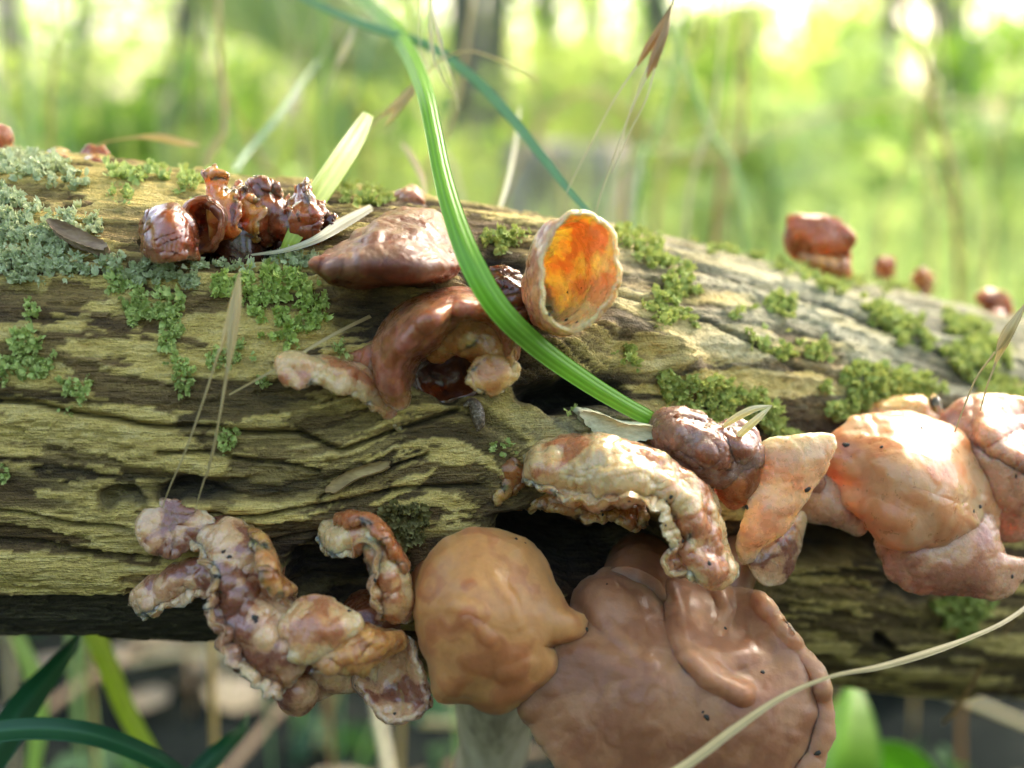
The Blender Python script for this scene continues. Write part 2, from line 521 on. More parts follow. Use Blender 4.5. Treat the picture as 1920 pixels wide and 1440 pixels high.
# a few loose splinters and bark strips lying on the log
def splinter(name, poly, thick, mat, label, cat, lift=0.6, curl=0.0):
    """flat torn piece: outline in photograph pixels, laid on the log and given its own thickness"""
    poly = np.array(poly, float)
    cen = poly.mean(0)
    out = crom(poly, 48, True)
    hits = [ray(*(cen + (q - cen) * 0.6)) for q in out]
    hits = [h for h in hits if h is not None]
    c0 = np.median([h[0] for h in hits], 0); nm = np.mean([h[1] for h in hits], 0); nm /= np.linalg.norm(nm)
    rows = []
    for k, f in enumerate((0.02, 0.35, 0.7, 1.0)):
        ring = []
        for i, q in enumerate(out):
            qq = cen + (q - cen) * f * (1 + 0.05 * math.sin(i * 2.3) * (f > 0.9))
            dv = P(*qq, 1000) - CAM; dv = dv / np.linalg.norm(dv)
            ring.append(CAM + dv * ((c0 + nm * lift * 0.001 - CAM) @ nm) / (dv @ nm) + nm * curl * f * f * 0.001)
        rows.append(ring)
    G = np.array(rows)
    nrm = nm
    G = G + 0.0002 * noise(G[..., 0] * 900, G[..., 1] * 900, G[..., 2] * 900, 4)[..., None] * nrm
    nu, nv = G.shape[:2]
    top = G + nrm * thick * 0.0005; bot = G - nrm * thick * 0.001
    V = np.vstack([top.reshape(-1, 3), bot.reshape(-1, 3)])
    F = np.vstack([grid_faces(nu, nv, True, 0), grid_faces(nu, nv, True, nu * nv, True)])
    j = np.arange(nv); o = (nu - 1) * nv
    F = np.vstack([F, np.stack([o + j, o + nu * nv + j, o + nu * nv + (j + 1) % nv, o + (j + 1) % nv], 1)])
    ob = single(name, V, F, mat, c0)
    tag(ob, label, cat)
    return ob

def wood_mat(name, c0, c1, c2, sc=500):
    mm, tt, bb = new_mat(name)
    q1 = noisen(tt, sc, 4, 0.65, stretch=(0.25, 1, 1))
    tt.links.new(ramp(tt, q1, [(0.3, c0), (0.5, c1), (0.72, c2)]), bb.inputs["Base Color"])
    bb.inputs["Roughness"].default_value = 0.75
    bump(tt, bb, q1, 0.7, 0.0006)
    return mm
BARK = wood_mat("grey_bark", (0.16, 0.10, 0.06), (0.34, 0.23, 0.14), (0.48, 0.36, 0.24))
PALE = wood_mat("pale_slab_wood", (0.22, 0.23, 0.13), (0.45, 0.45, 0.29), (0.6, 0.6, 0.42))
splinter("bark_strip", [(98, 424), (130, 430), (175, 452), (205, 468), (200, 482), (165, 474), (128, 458), (104, 440)], 1.4, BARK,
         "curled grey brown bark strip peeling between the pale lichen cushions", "bark", 1.6, 1.5)
splinter("wood_slab", [(1082, 768), (1120, 772), (1165, 790), (1215, 795), (1235, 812), (1190, 822), (1130, 818), (1095, 795)], 2.2, PALE,
         "pale flat wood slab jutting out below the dark hollow", "wood", 1.5, 0.8)
splinter("wood_splinter", [(612, 918), (640, 892), (690, 872), (730, 866), (722, 882), (670, 900), (630, 925)], 1.0, wood_mat("tan_splinter_wood", (0.12, 0.08, 0.03), (0.3, 0.21, 0.08), (0.45, 0.34, 0.14)),
         "thin tan splinter lifting off the log above the hook-shaped ear", "wood", 0.7, 0.8)

# woodlouse-like chrysalis case stuck under the arched ear
def chrysalis():
    pts = [ray(868, 765)[0], ray(884, 758)[0], ray(893, 775)[0], ray(897, 798)[0], ray(894, 812)[0]]
    n_ = ray(890, 790)[1]
    pts = np.array(pts) + n_ * 0.0007
    V, F = tube_t(pts, [0.0003, 0.0008, 0.0011, 0.0009, 0.0002], 14, 40)
    mm, tt, bb = new_mat("husk_grey")
    q1 = noisen(tt, 2500, 3, 0.6)
    tt.links.new(ramp(tt, q1, [(0.35, (0.03, 0.022, 0.015)), (0.55, (0.16, 0.11, 0.06)), (0.75, (0.45, 0.42, 0.38))]), bb.inputs["Base Color"])
    bb.inputs["Roughness"].default_value = 0.5
    tag(single("insect_husk", V, F, mm, pts[0]), "small curved speckled grey-brown insect husk on the wood below the arched ear", "husk")
chrysalis()
# ------------------------------------------------------------------ lichen
def lichen_mat(name, c0, c1, tip):
    m, t, b = new_mat(name)
    n1 = noisen(t, 700, 3, 0.6)
    c = mixc(t, n1, c0, c1)
    c = mixc(t, attr(t, "tone"), c, c1)
    c = mixc(t, mathn(t, 'MULTIPLY', attr(t, "tip"), 0.55), c, tip)
    t.links.new(c, b.inputs["Base Color"])
    b.inputs["Roughness"].default_value = 0.65
    b.inputs["Specular IOR Level"].default_value = 0.3
    tr = N(t, "ShaderNodeBsdfTranslucent")
    t.links.new(c, tr.inputs[0])
    mx = N(t, "ShaderNodeMixShader"); mx.inputs[0].default_value = 0.25
    t.links.new(b.outputs[0], mx.inputs[1]); t.links.new(tr.outputs[0], mx.inputs[2])
    t.links.new(mx.outputs[0], t.nodes["Material Output"].inputs[0])
    return m
LM = {
    "pale": lichen_mat("pale_lichen", (0.28, 0.36, 0.15), (0.50, 0.57, 0.30), (0.78, 0.80, 0.53)),
    "mid": lichen_mat("green_lichen", (0.215, 0.335, 0.077), (0.419, 0.543, 0.157), (0.797, 0.816, 0.316)),
    "moss": lichen_mat("yellow_green_lichen", (0.231, 0.348, 0.062), (0.452, 0.582, 0.127), (0.764, 0.850, 0.322)),
    "far": lichen_mat("mossy_lichen", (0.186, 0.270, 0.049), (0.361, 0.452, 0.101), (0.681, 0.699, 0.232)),
    "olive": lichen_mat("dark_olive_lichen", (0.05, 0.045, 0.012), (0.15, 0.13, 0.04), (0.36, 0.34, 0.13)),
}
# one crinkled lobe in its own space: base at the origin, +x outward, +z up
def lobe_proto(seed):
    r = np.random.default_rng(seed)
    nu, nv = 4, 5
    u = np.linspace(0, 1, nu)[:, None]; v = np.linspace(-1, 1, nv)[None]
    wd = 0.28 + 0.62 * np.sin(u * 1.9 + 0.15)
    x = u * np.cos(v * 0.35) + 0 * v
    y = v * wd * 0.62
    cup = r.uniform(0.15, 0.5)
    z = 0.55 * u ** 1.6 * r.uniform(0.5, 1.2) + cup * v ** 2 * u * 0.6 + 0.30 * np.sin(v * r.uniform(3.5, 6.5) + r.uniform(0, 6)) * u - 0.45 * np.clip(u - 0.72, 0, 1) * r.uniform(-1, 2.4)
    x = x + 0.22 * np.sin(v * r.uniform(4, 7) + r.uniform(0, 6)) * u ** 3
    Vt = np.stack([x, y + 0 * u, z], -1).reshape(-1, 3)
    tip = (u ** 2 * np.ones_like(v)).reshape(-1)
    return Vt, grid_faces(nu, nv), tip
PROT = [lobe_proto(i) for i in range(10)]

def in_poly(x, y, poly):
    c = np.zeros(x.shape, bool); j = len(poly) - 1
    for i in range(len(poly)):
        xi, yi = poly[i]; xj, yj = poly[j]
        c ^= ((yi > y) != (yj > y)) & (x < (xj - xi) * (y - yi) / (yj - yi + 1e-9) + xi)
        j = i
    return c

def blob(cx, cy, rx, ry=None):
    ry = ry or rx
    return [(cx + rx * math.cos(a) * (1 + 0.2 * math.sin(3 * a + cx)), cy + ry * math.sin(a) * (1 + 0.2 * math.cos(2 * a + cy))) for a in np.linspace(0, 2 * math.pi, 14, endpoint=False)]

def lichen(poly, kind, label, size=1.5, dens=1.0, group=None, name="lichen_patch", thick=1.0):
    poly = np.array(poly, float)
    x0, y0 = poly.min(0) - 12; x1, y1 = poly.max(0) + 12
    area = (x1 - x0) * (y1 - y0)
    n = int(area * 0.016 * dens)
    X = nr.uniform(x0, x1, n); Y = nr.uniform(y0, y1, n)
    jx = X + 12 * noise(X / 14, Y / 14, 0, 5); jy = Y + 12 * noise(X / 14, Y / 14, 7, 6)
    ok = in_poly(jx, jy, poly) & (noise(X / 22, Y / 22, 0, 9) > -0.62)
    Vs, Fs, To, Ti, o = [], [], [], [], 0
    for x, y in zip(X[ok], Y[ok]):
        r = ray(x, y)
        if r is None: continue
        p, nn = r
        d = project(p[None])[2][0]
        if d > 330: continue
        sz = size * 0.001 * nr.uniform(0.55, 1.25) * min(1.5, max(1.0, d / 200))
        # heap the middle of the cushion
        a = nr.uniform(0, 2 * math.pi)
        t1 = np.cross(nn, [0.3, 0.9, 0.2]); t1 /= np.linalg.norm(t1); t2 = np.cross(nn, t1)
        tang = math.cos(a) * t1 + math.sin(a) * t2
        tilt = nr.uniform(0.0, 0.95)
        ax = tang * math.cos(tilt) + nn * math.sin(tilt)
        az = nn * math.cos(tilt) - tang * math.sin(tilt)
        ay = np.cross(az, ax)
        Vt, Ft, tip = PROT[nr.integers(len(PROT))]
        lift = nr.uniform(-0.0002, 0.0011) * thick
        Vw = p + nn * lift - ax * sz * 0.35 + sz * (Vt[:, :1] * ax + Vt[:, 1:2] * ay + Vt[:, 2:] * az)
        Vs.append(Vw); Fs.append(Ft + o); o += len(Vt)
        To.append(np.full(len(Vt), nr.uniform(0, 1))); Ti.append(tip)
    if len(Vs) < 8: return None
    V = np.vstack(Vs)
    ob = single(name, V, np.vstack(Fs), LM[kind], V.mean(0), attrs={"tone": np.concatenate(To), "tip": np.concatenate(Ti)})
    tag(ob, label, "lichen", group or "lichen patches on the log")
    return ob

TINY = "tiny green lichen tuft dotted on bare wood of the log"
for poly, kind, label, size in (
    ([(-40, 335), (40, 362), (62, 392), (104, 418), (128, 466), (112, 482), (60, 474), (-40, 445)], "pale", "thick pale green lichen cushion above the peeling bark strip", 1.7),
    ([(112, 402), (150, 394), (188, 420), (188, 442), (150, 436), (120, 425)], "pale", "narrow pale lichen roll along the top of the bark strip", 1.5),
    ([(-40, 458), (60, 478), (120, 484), (200, 478), (262, 488), (330, 500), (378, 522), (370, 538), (300, 532), (240, 526), (180, 515), (110, 520), (62, 530), (-40, 512)], "pale", "long pale lichen band along the shoulder of the log below the bark strip", 1.6),
    ([(213, 520), (270, 542), (300, 545), (342, 562), (342, 602), (322, 652), (300, 652), (312, 612), (280, 602), (238, 604), (228, 586), (252, 570), (213, 548)], "mid", "green lichen tongue hanging down from the long pale band", 1.5),
    ([(358, 485), (420, 480), (480, 470), (560, 468), (604, 488), (592, 506), (520, 498), (440, 502), (368, 508)], "pale", "pale lichen fringe in front of the dark ragged ears", 1.4),
    ([(398, 532), (470, 506), (560, 510), (612, 562), (602, 612), (570, 622), (540, 652), (505, 637), (480, 612), (468, 572), (440, 562), (404, 552)], "moss", "large bright yellow-green lichen rosette beside the flat brown cap", 1.5),
    (blob(66, 580, 15), "mid", TINY, 1.2),
    (blob(58, 664, 42, 40), "mid", "round green lichen rosette above the long split", 1.5),
    (blob(8, 692, 20), "mid", TINY, 1.3),
    (blob(142, 728, 26, 20), "mid", "small curly green lichen just above the long split", 1.3),
    ([(308, 674), (346, 674), (372, 706), (352, 738), (334, 712)], "mid", "small green lichen below the hanging lichen tongue", 1.3),
    ([(398, 664), (460, 640), (472, 670), (440, 692), (404, 702)], "mid", "small green lichen behind the bristly grass spikelet", 1.3),
    (blob(390, 590, 10), "mid", TINY, 1.0), (blob(432, 818, 18, 22), "mid", "lone green lichen tuft under the long split", 1.3),
    (blob(493, 712, 13), "mid", TINY, 1.0), (blob(638, 656, 14, 10), "mid", TINY, 1.0), (blob(122, 762, 10, 6), "mid", TINY, 0.9), (blob(6, 890, 14), "mid", TINY, 1.0),
    ([(-40, 286), (60, 288), (112, 304), (150, 330), (60, 332), (-40, 334)], "pale", "pale lichen fuzz on the log's back edge beside the pinkish ear", 1.9),
    ([(70, 318), (130, 314), (184, 336), (150, 352), (90, 340)], "pale", "pale lichen patch below the small orange ear", 1.7),
    ([(190, 316), (300, 318), (400, 326), (400, 345), (280, 338), (200, 338)], "mid", "soft green lichen strip along the log's back edge", 1.7),
    (blob(342, 352, 24, 16), "mid", "small lichen cushion beside the ragged red ear", 1.5), (blob(225, 375, 20, 14), "mid", "small round lichen cushion on the smooth yellow wood", 1.4),
    ([(628, 342), (700, 352), (740, 376), (690, 388), (640, 372)], "far", "green lichen behind the yellow-green blade on the log's crest", 1.6),
    ([(890, 442), (990, 434), (975, 466), (915, 472)], "far", "green lichen between the green grass blade and the orange cup", 1.6),
    ([(1148, 428), (1204, 442), (1264, 488), (1304, 530), (1292, 562), (1250, 542), (1216, 492), (1156, 452)], "far", "dark green moss-like lichen ridge running down beside the orange cup", 1.7),
    ([(1216, 538), (1282, 553), (1296, 602), (1240, 610), (1212, 582)], "far", "rounded green lichen cushion below the moss-like ridge", 1.6),
    (blob(1382, 585, 22, 14), "far", TINY, 1.5), (blob(1462, 570, 34, 18), "far", "small green lichen in front of the far orange ear", 1.6),
    ([(1395, 618), (1440, 628), (1494, 655), (1484, 674), (1400, 644)], "far", "slanting green lichen streak on the pale wood", 1.6),
    (blob(1524, 660, 32, 22), "far", "green lichen next to the slanting lichen streak", 1.6),
    ([(1222, 676), (1280, 698), (1340, 710), (1384, 740), (1404, 782), (1364, 804), (1300, 794), (1246, 752)], "far", "broad green lichen mat above the wrinkled grey ear", 1.6),
    ([(1380, 730), (1424, 730), (1470, 790), (1520, 830), (1460, 840), (1420, 800)], "far", "bright green lichen behind the pale bent spikelet", 1.7),
    ([(1530, 728), (1620, 680), (1704, 698), (1764, 740), (1700, 764), (1560, 782)], "far", "wide green lichen mat above the big peach ear", 1.8),
    ([(1604, 556), (1664, 570), (1704, 600), (1766, 652), (1720, 654), (1640, 596)], "far", "long green lichen streak on the pale upper side of the log", 1.8),
    ([(1436, 468), (1560, 492), (1624, 528), (1560, 545), (1470, 515)], "far", "green lichen at the foot of the far orange ear", 1.9),
    ([(1600, 498), (1700, 518), (1724, 552), (1640, 535)], "far", "green lichen between the tiny red ears", 1.9),
    ([(1760, 575), (1840, 622), (1910, 680), (1840, 664), (1770, 610)], "far", "green lichen below the small reddish ear at the log's bend", 2.0),
    ([(1780, 640), (1880, 690), (1940, 770), (1850, 744), (1780, 694)], "far", "green lichen behind the dry straw spikelet", 2.0),
    (blob(1182, 664, 26, 18), "far", "small green lichen on the raised lip over the dark hollow", 1.5),
    ([(1280, 446), (1440, 466), (1450, 484), (1330, 478)], "far", "thin green lichen line on the log's far crest", 1.9),
    (blob(1800, 1140, 52, 36), "far", "green lichen on the log under the big peach ear", 1.9),
    (blob(942, 836, 15, 10), "mid", TINY, 1.1), (blob(1072, 770, 16, 9), "mid", TINY, 1.1),
    ([(716, 962), (780, 944), (804, 968), (794, 1020), (762, 1034), (722, 998)], "olive", "dark olive crinkled lichen beside the smooth round ear", 2.0),
):
    lichen(poly, kind, label, size * 0.56, 4.2, "tiny lichen tufts" if label == TINY else None)
# ------------------------------------------------------------------ jelly ear fungi
def ear_mat(name, inner, outer, blotch, dark=None, sss=0.0022, rough=0.26, wet=0.5, weight=1.0, bumps=0.5, trans=0.2, patch=0.75):
    m, t, b = new_mat(name)
    dark = dark or tuple(x * k for x, k in zip(inner, (0.42, 0.30, 0.25)))
    n1 = noisen(t, 150, 5, 0.62); n2 = noisen(t, 620, 4, 0.62); n3 = noisen(t, 1900, 3, 0.55); n4 = noisen(t, 95, 4, 0.6)
    side = attr(t, "side"); rim = attr(t, "rim")
    c = mixc(t, side, inner, outer)
    def mr(src, lo, hi, a=0.0, b_=1.0):
        q = N(t, "ShaderNodeMapRange"); q.inputs[1].default_value = lo; q.inputs[2].default_value = hi; q.inputs[3].default_value = a; q.inputs[4].default_value = b_
        t.links.new(src, q.inputs[0]); return q.outputs[0]
    thin = mathn(t, 'ADD', attr(t, "thin"), mathn(t, 'MULTIPLY', mathn(t, 'SUBTRACT', n1, 0.5), 0.7))
    c = mixc(t, mathn(t, 'MULTIPLY', mr(thin, 0.62, 0.82), patch), c, blotch)
    c = mixc(t, mathn(t, 'MULTIPLY', mr(thin, 0.40, 0.18), patch), c, dark)
    pale = tuple(min(1, x * 0.6 + y) for x, y in zip(inner, (0.28, 0.22, 0.14)))
    c = mixc(t, mathn(t, 'MULTIPLY', rim, 0.4), c, pale)
    c2 = N(t, "ShaderNodeVectorMath", operation='SCALE'); t.links.new(c, c2.inputs[0]); t.links.new(mr(n2, 0.3, 0.7, 0.9, 1.08), c2.inputs[3])
    t.links.new(c2.outputs[0], b.inputs["Base Color"])
    b.inputs["Subsurface Weight"].default_value = weight
    b.inputs["Subsurface Radius"].default_value = (1.0, 0.7, 0.45)
    b.inputs["Subsurface Scale"].default_value = sss
    t.links.new(mr(n2, 0.3, 0.7, rough - 0.12, rough + 0.16), b.inputs["Roughness"])
    b.inputs["IOR"].default_value = 1.38
    b.inputs["Coat Weight"].default_value = wet
    b.inputs["Coat Roughness"].default_value = 0.09
    b.inputs["Transmission Weight"].default_value = trans
    hh = mathn(t, 'ADD', mathn(t, 'ADD', mathn(t, 'MULTIPLY', n2, 0.55), mathn(t, 'MULTIPLY', n3, 0.12)), mathn(t, 'MULTIPLY', n1, 1.4))
    bump(t, b, hh, bumps, 0.0011)
    return m

EM = {
    "peach": ear_mat("peach_ear", (0.72, 0.335, 0.15), (0.56, 0.31, 0.19), (0.78, 0.45, 0.24), (0.62, 0.24, 0.09), bumps=0.15, rough=0.34, wet=0.4, patch=0.6, sss=0.005),
    "cream": ear_mat("cream_ear", (0.80, 0.43, 0.19), (0.62, 0.34, 0.20), (0.86, 0.54, 0.27), (0.46, 0.16, 0.07), bumps=0.5, wet=0.8, sss=0.003),
    "flap": ear_mat("pale_flap", (0.70, 0.47, 0.26), (0.60, 0.39, 0.23), (0.78, 0.56, 0.34), (0.58, 0.34, 0.17), bumps=0.25, wet=0.4, patch=0.6, sss=0.005),
    "amber": ear_mat("amber_ear", (0.78, 0.41, 0.13), (0.50, 0.26, 0.15), (0.86, 0.52, 0.2), (0.54, 0.22, 0.06), sss=0.003),
    "honey": ear_mat("honey_cup_ear", (0.86, 0.62, 0.29), (0.56, 0.31, 0.18), (0.90, 0.70, 0.38), (0.76, 0.46, 0.18), sss=0.0025, patch=0.8),
    "smooth": ear_mat("smooth_brown_ear", (0.58, 0.235, 0.085), (0.5, 0.22, 0.1), (0.70, 0.33, 0.115), (0.48, 0.175, 0.065), rough=0.4, wet=0.15, bumps=0.2, patch=0.7, sss=0.006),
    "dun": ear_mat("dun_ear", (0.39, 0.18, 0.085), (0.38, 0.19, 0.105), (0.48, 0.24, 0.12), (0.32, 0.135, 0.065), rough=0.42, wet=0.12, bumps=0.2, patch=0.7, sss=0.006),
    "plum": ear_mat("plum_brown_ear", (0.74, 0.34, 0.10), (0.44, 0.165, 0.10), (0.60, 0.25, 0.10), wet=0.5, sss=0.0045),
    "umber": ear_mat("umber_ear", (0.44, 0.13, 0.04), (0.24, 0.11, 0.06), (0.34, 0.16, 0.08), wet=0.3, rough=0.5, bumps=0.5, sss=0.003),
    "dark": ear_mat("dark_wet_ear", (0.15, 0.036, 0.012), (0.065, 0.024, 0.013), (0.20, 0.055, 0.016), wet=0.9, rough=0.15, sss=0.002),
    "maroon": ear_mat("maroon_ear", (0.34, 0.085, 0.026), (0.13, 0.045, 0.024), (0.42, 0.12, 0.035), (0.16, 0.04, 0.015), wet=0.9, rough=0.18, sss=0.003),
    "rust": ear_mat("rust_ear", (0.56, 0.13, 0.022), (0.44, 0.10, 0.018), (0.66, 0.22, 0.035), (0.14, 0.03, 0.012), wet=0.7, rough=0.22, sss=0.004, patch=0.9),
    "grey": ear_mat("grey_wrinkled_ear", (0.66, 0.25, 0.08), (0.37, 0.22, 0.16), (0.31, 0.165, 0.115), wet=0.7, bumps=0.6, sss=0.003),
    "jelly": ear_mat("greyish_jelly", (0.58, 0.31, 0.16), (0.44, 0.26, 0.15), (0.76, 0.46, 0.25), (0.28, 0.105, 0.06), wet=1.0, bumps=0.5, trans=0.15, sss=0.003, patch=0.95),
    "orange": ear_mat("orange_ear", (0.50, 0.17, 0.05), (0.42, 0.15, 0.06), (0.42, 0.14, 0.05), wet=0.5, sss=0.003),
    "pink": ear_mat("pinkish_ear", (0.62, 0.30, 0.165), (0.50, 0.26, 0.17), (0.70, 0.39, 0.22), (0.47, 0.19, 0.105), sss=0.004),
}
MM = 0.001
SHIFT = 0.0
def normals(G, closed):
    du = np.gradient(G, axis=0)
    dv = (np.roll(G, -1, 1) - np.roll(G, 1, 1)) if closed else np.gradient(G, axis=1)
    n = np.cross(du, dv)
    return n / (np.linalg.norm(n, axis=2)[..., None] + 1e-12)

def solid(G, closed, thick, wr=(), seed=0, centre=False, flip=False, edge=5, ragged=0.0, ruffle=0.0):
    """thick rounded sheet from a surface grid; wr = [(amplitude mm, size mm, ridged)]"""
    nu, nv = G.shape[:2]
    n = normals(G, closed)
    x, y, z = (G[..., k] / MM for k in range(3))
    disp = np.zeros((nu, nv))
    if (n * (CAM - G)).sum(2).mean() < 0: disp_sign = -1.0
    else: disp_sign = 1.0
    for a, sz, ridged in wr:
        a = a * (0.6 if ridged else (0.42 if sz < 2.6 else 0.85))
        wx = 0.55 * noise(x / sz / 2.2, y / sz / 2.2, z / sz / 2.2, seed + 31)
        wy = 0.55 * noise(x / sz / 2.2, y / sz / 2.2, z / sz / 2.2, seed + 32)
        q = 1.45 if ridged else 1.0
        f = fbm(x / sz / q + wx, y / sz / q + wy, z / sz / q - wx, seed + int(sz * 10), 2, 0.45)
        disp += a * disp_sign * (1.15 * np.exp(-(f / 0.19) ** 2) if ridged else 1.6 * f)
    ii = np.arange(nu)[:, None] + np.zeros((1, nv)); jj = np.arange(nv)[None] + np.zeros((nu, 1))
    if ruffle:
        we = np.exp(-((nu - 1 - ii) / (0.16 * nu)) ** 2) if closed else np.exp(-((nv - 1 - jj) / (0.22 * nv)) ** 2)
        disp += ruffle * we * (1.5 * fbm(x / 3.0, y / 3.0, z / 3.0, seed + 41, 2) + 0.5 * noise(x / 1.2, y / 1.2, z / 1.2, seed + 43))
    # radial pleats that deepen towards the free edge
    pa = 0.12 + 0.6 * ruffle
    if closed:
        L = np.linalg.norm(np.diff(G[-1], axis=0), axis=1).sum() / MM
        ang = 2 * math.pi * jj / nv
        pl = fbm(np.cos(ang) * L / 6.28 / 2.6, np.sin(ang) * L / 6.28 / 2.6, ii / nu * 1.6, seed + 51, 3, 0.55)
        disp += pa * (ii / (nu - 1)) ** 3 * pl * 1.5
    else:
        mid = G[:, nv // 2]
        al = np.concatenate([[0], np.cumsum(np.linalg.norm(np.diff(mid, axis=0), axis=1))]) / MM
        pl = fbm((al / 2.1)[:, None] + 0 * jj, jj / nv * 1.7, 0.0, seed + 51, 3, 0.55)
        disp += pa * (0.3 + 0.7 * jj / (nv - 1)) * pl * 1.5
    G = G + n * (disp * MM)[..., None]
    i = np.arange(nu)[:, None].astype(float); j = np.arange(nv)[None].astype(float)
    if closed:
        e = (nu - 1 - i) + 0 * j
        if not centre: e = np.minimum(e, i)
    else:
        e = np.minimum(np.minimum(i, nu - 1 - i), np.minimum(j, nv - 1 - j))
    ef = np.clip(e / edge, 0, 1)
    if ragged > 0:      # nibbled edge: pull border vertices inwards by noise along the sheet
        inward = (np.gradient(G, axis=0))
        inward = inward / (np.linalg.norm(inward, axis=2)[..., None] + 1e-12)
        rim = np.exp(-((nu - 1 - i) / 8.0) ** 2)
        rg = 1.4 * fbm(x / 2.4, y / 2.4, z / 2.4, seed + 5, 4, 0.6)
        G = G + inward * (ragged * MM * rim * rg)[..., None]
        if not closed:
            ac = np.gradient(G, axis=1)
            ac = ac / (np.linalg.norm(ac, axis=2)[..., None] + 1e-12)
            rg2 = rg - 0.5 * np.exp(-(fbm(x / 3.4, y / 3.4, z / 3.4, seed + 6, 2) / 0.12) ** 2)      # a few deeper tears
            G = G + ac * (1.5 * ragged * MM * np.exp(-((nv - 1 - j) / 9.0) ** 2) * rg2)[..., None]
            G = G - ac * (0.8 * ragged * MM * np.exp(-(j / 9.0) ** 2) * rg)[..., None]
    n = normals(G, closed)
    wq = 0.5 * noise(x / 3, y / 3, z / 3, seed + 78)
    tn = fbm(x / 4.6 + wq, y / 4.6 - wq, z / 4.6 + wq, seed + 77, 3, 0.45)
    tm = thick * (1 - 0.3 * tn)
    thin = sstep(-0.34, 0.30, tn + 0.25 * (1 - ef) ** 2)
    ht = 0.5 * MM * tm * np.maximum(0.16, np.sqrt(np.clip(1 - (1 - ef) ** 2, 0, 1)))
    fine = 0.10 * MM * fbm(x / 1.1, y / 1.1, z / 1.1, seed + 9, 3)
    A = G + n * (ht + fine)[..., None]; B = G - n * (ht - fine * 0.5)[..., None]
    V = np.vstack([A.reshape(-1, 3), B.reshape(-1, 3)])
    m_ = nu * nv
    F = [quads_to_tris(grid_faces(nu, nv, closed, 0)), quads_to_tris(grid_faces(nu, nv, closed, m_, True))]
    def stitch(idx):
        idx = np.asarray(idx)
        a, b2 = idx[:-1], idx[1:]
        return quads_to_tris(np.stack([a, a + m_, b2 + m_, b2], 1))
    if closed:
        last = (nu - 1) * nv + np.arange(nv + 1) % nv
        F.append(stitch(last))
        first = np.arange(nv + 1) % nv
        if centre:
            V = np.vstack([V, A[0].mean(0)[None], B[0].mean(0)[None]])
            ca, cb = 2 * m_, 2 * m_ + 1
            F.append(np.stack([np.full(nv, ca), first[1:], first[:-1]], 1))
            F.append(np.stack([np.full(nv, cb), first[:-1] + m_, first[1:] + m_], 1))
        else:
            F.append(stitch(first[::-1]))
    else:
        loop = np.concatenate([np.arange(nv), np.arange(1, nu) * nv + nv - 1, (nu - 1) * nv + np.arange(nv - 2, -1, -1), np.arange(nu - 2, -1, -1) * nv])
        F.append(stitch(loop[::-1]))
    F = np.vstack(F)
    # consistent outward orientation
    v0, v1, v2 = V[F[:, 0]], V[F[:, 1]], V[F[:, 2]]
    if np.einsum('ij,ij->i', v0 - V.mean(0), np.cross(v1 - V.mean(0), v2 - V.mean(0))).sum() < 0: F = F[:, ::-1]
    # side A faces the camera?  side = 0 on the camera-facing face unless flip
    facing = (n * (CAM - G)).sum(2).mean() > 0
    sa, sb = (0.0, 1.0) if facing != flip else (1.0, 0.0)
    side = np.concatenate([np.full(m_, sa), np.full(m_, sb)])
    rim = np.tile((1 - np.clip(e / (edge * 1.6), 0, 1)).reshape(-1), 2)
    if centre and closed:
        side = np.concatenate([side, [sa, sb]]); rim = np.concatenate([rim, [0, 0]])
    thin = np.tile(thin.reshape(-1), 2)
    if centre and closed: thin = np.concatenate([thin, [0.5, 0.5]])
    return V, F, {"side": side, "rim": rim, "thin": thin}

def strip(secs, nu=110, nv=56):
    nu, nv = int(nu * 0.84), int(nv * 0.84)
    R = np.stack([crom(s, nv) for s in secs])
    G = crom_u(R, nu)
    X, Y, dd = G[..., 0], G[..., 1], (G[..., 2] + SHIFT) * MM
    return CAM + FWD * dd[..., None] + RGT * ((X - 960) / FPX * dd)[..., None] + UPV * ((720 - Y) / FPX * dd)[..., None]

def band(rows, nu=110, nv=56, mode="hood"):
    """rows: (Tx,Ty,Bx,By,depth,bulge,curl) from the top edge to the bottom edge.
    hood: top curls back, lower edge stays free in front; both: both edges curl back; flat: a gently domed leaf"""
    secs = []
    for tx, ty, bx, by, d, bu, cu in rows:
        s = []
        for f in (0.0, 0.05, 0.15, 0.3, 0.5, 0.7, 0.85, 0.95, 1.0):
            g = f
            if mode == "hood":
                dd = d + 1.6 * cu * max(0.0, 1 - f / 0.28) ** 1.5 - bu * math.sin(math.pi * f * 0.66)
                g = f + 0.10 * max(0.0, 1 - f / 0.12)
            elif mode == "frill":
                dd = d + np.interp(f, [0, 0.05, 0.15, 0.3, 0.5, 0.7, 0.85, 0.95, 1.0], [1.5 * cu, 0.35 * cu, -0.12 * bu, -0.5 * bu, -0.85 * bu, -0.85 * bu, -0.62 * bu, -0.95 * bu, -1.25 * bu])
                g = f + 0.08 * max(0.0, 1 - f / 0.12)
            elif mode == "flat":
                dd = d - bu * math.sin(math.pi * f) * 0.8
            else:
                dd = d - bu * math.sin(math.pi * f) + cu * (max(0.0, 1 - f / 0.1) + max(0.0, 1 - (1 - f) / 0.1))
                g = f + 0.1 * max(0.0, 1 - f / 0.1) - 0.1 * max(0.0, 1 - (1 - f) / 0.1)
            s.append((tx + (bx - tx) * g, ty + (by - ty) * g, dd))
        secs.append(s)
    return strip(secs, nu, nv)

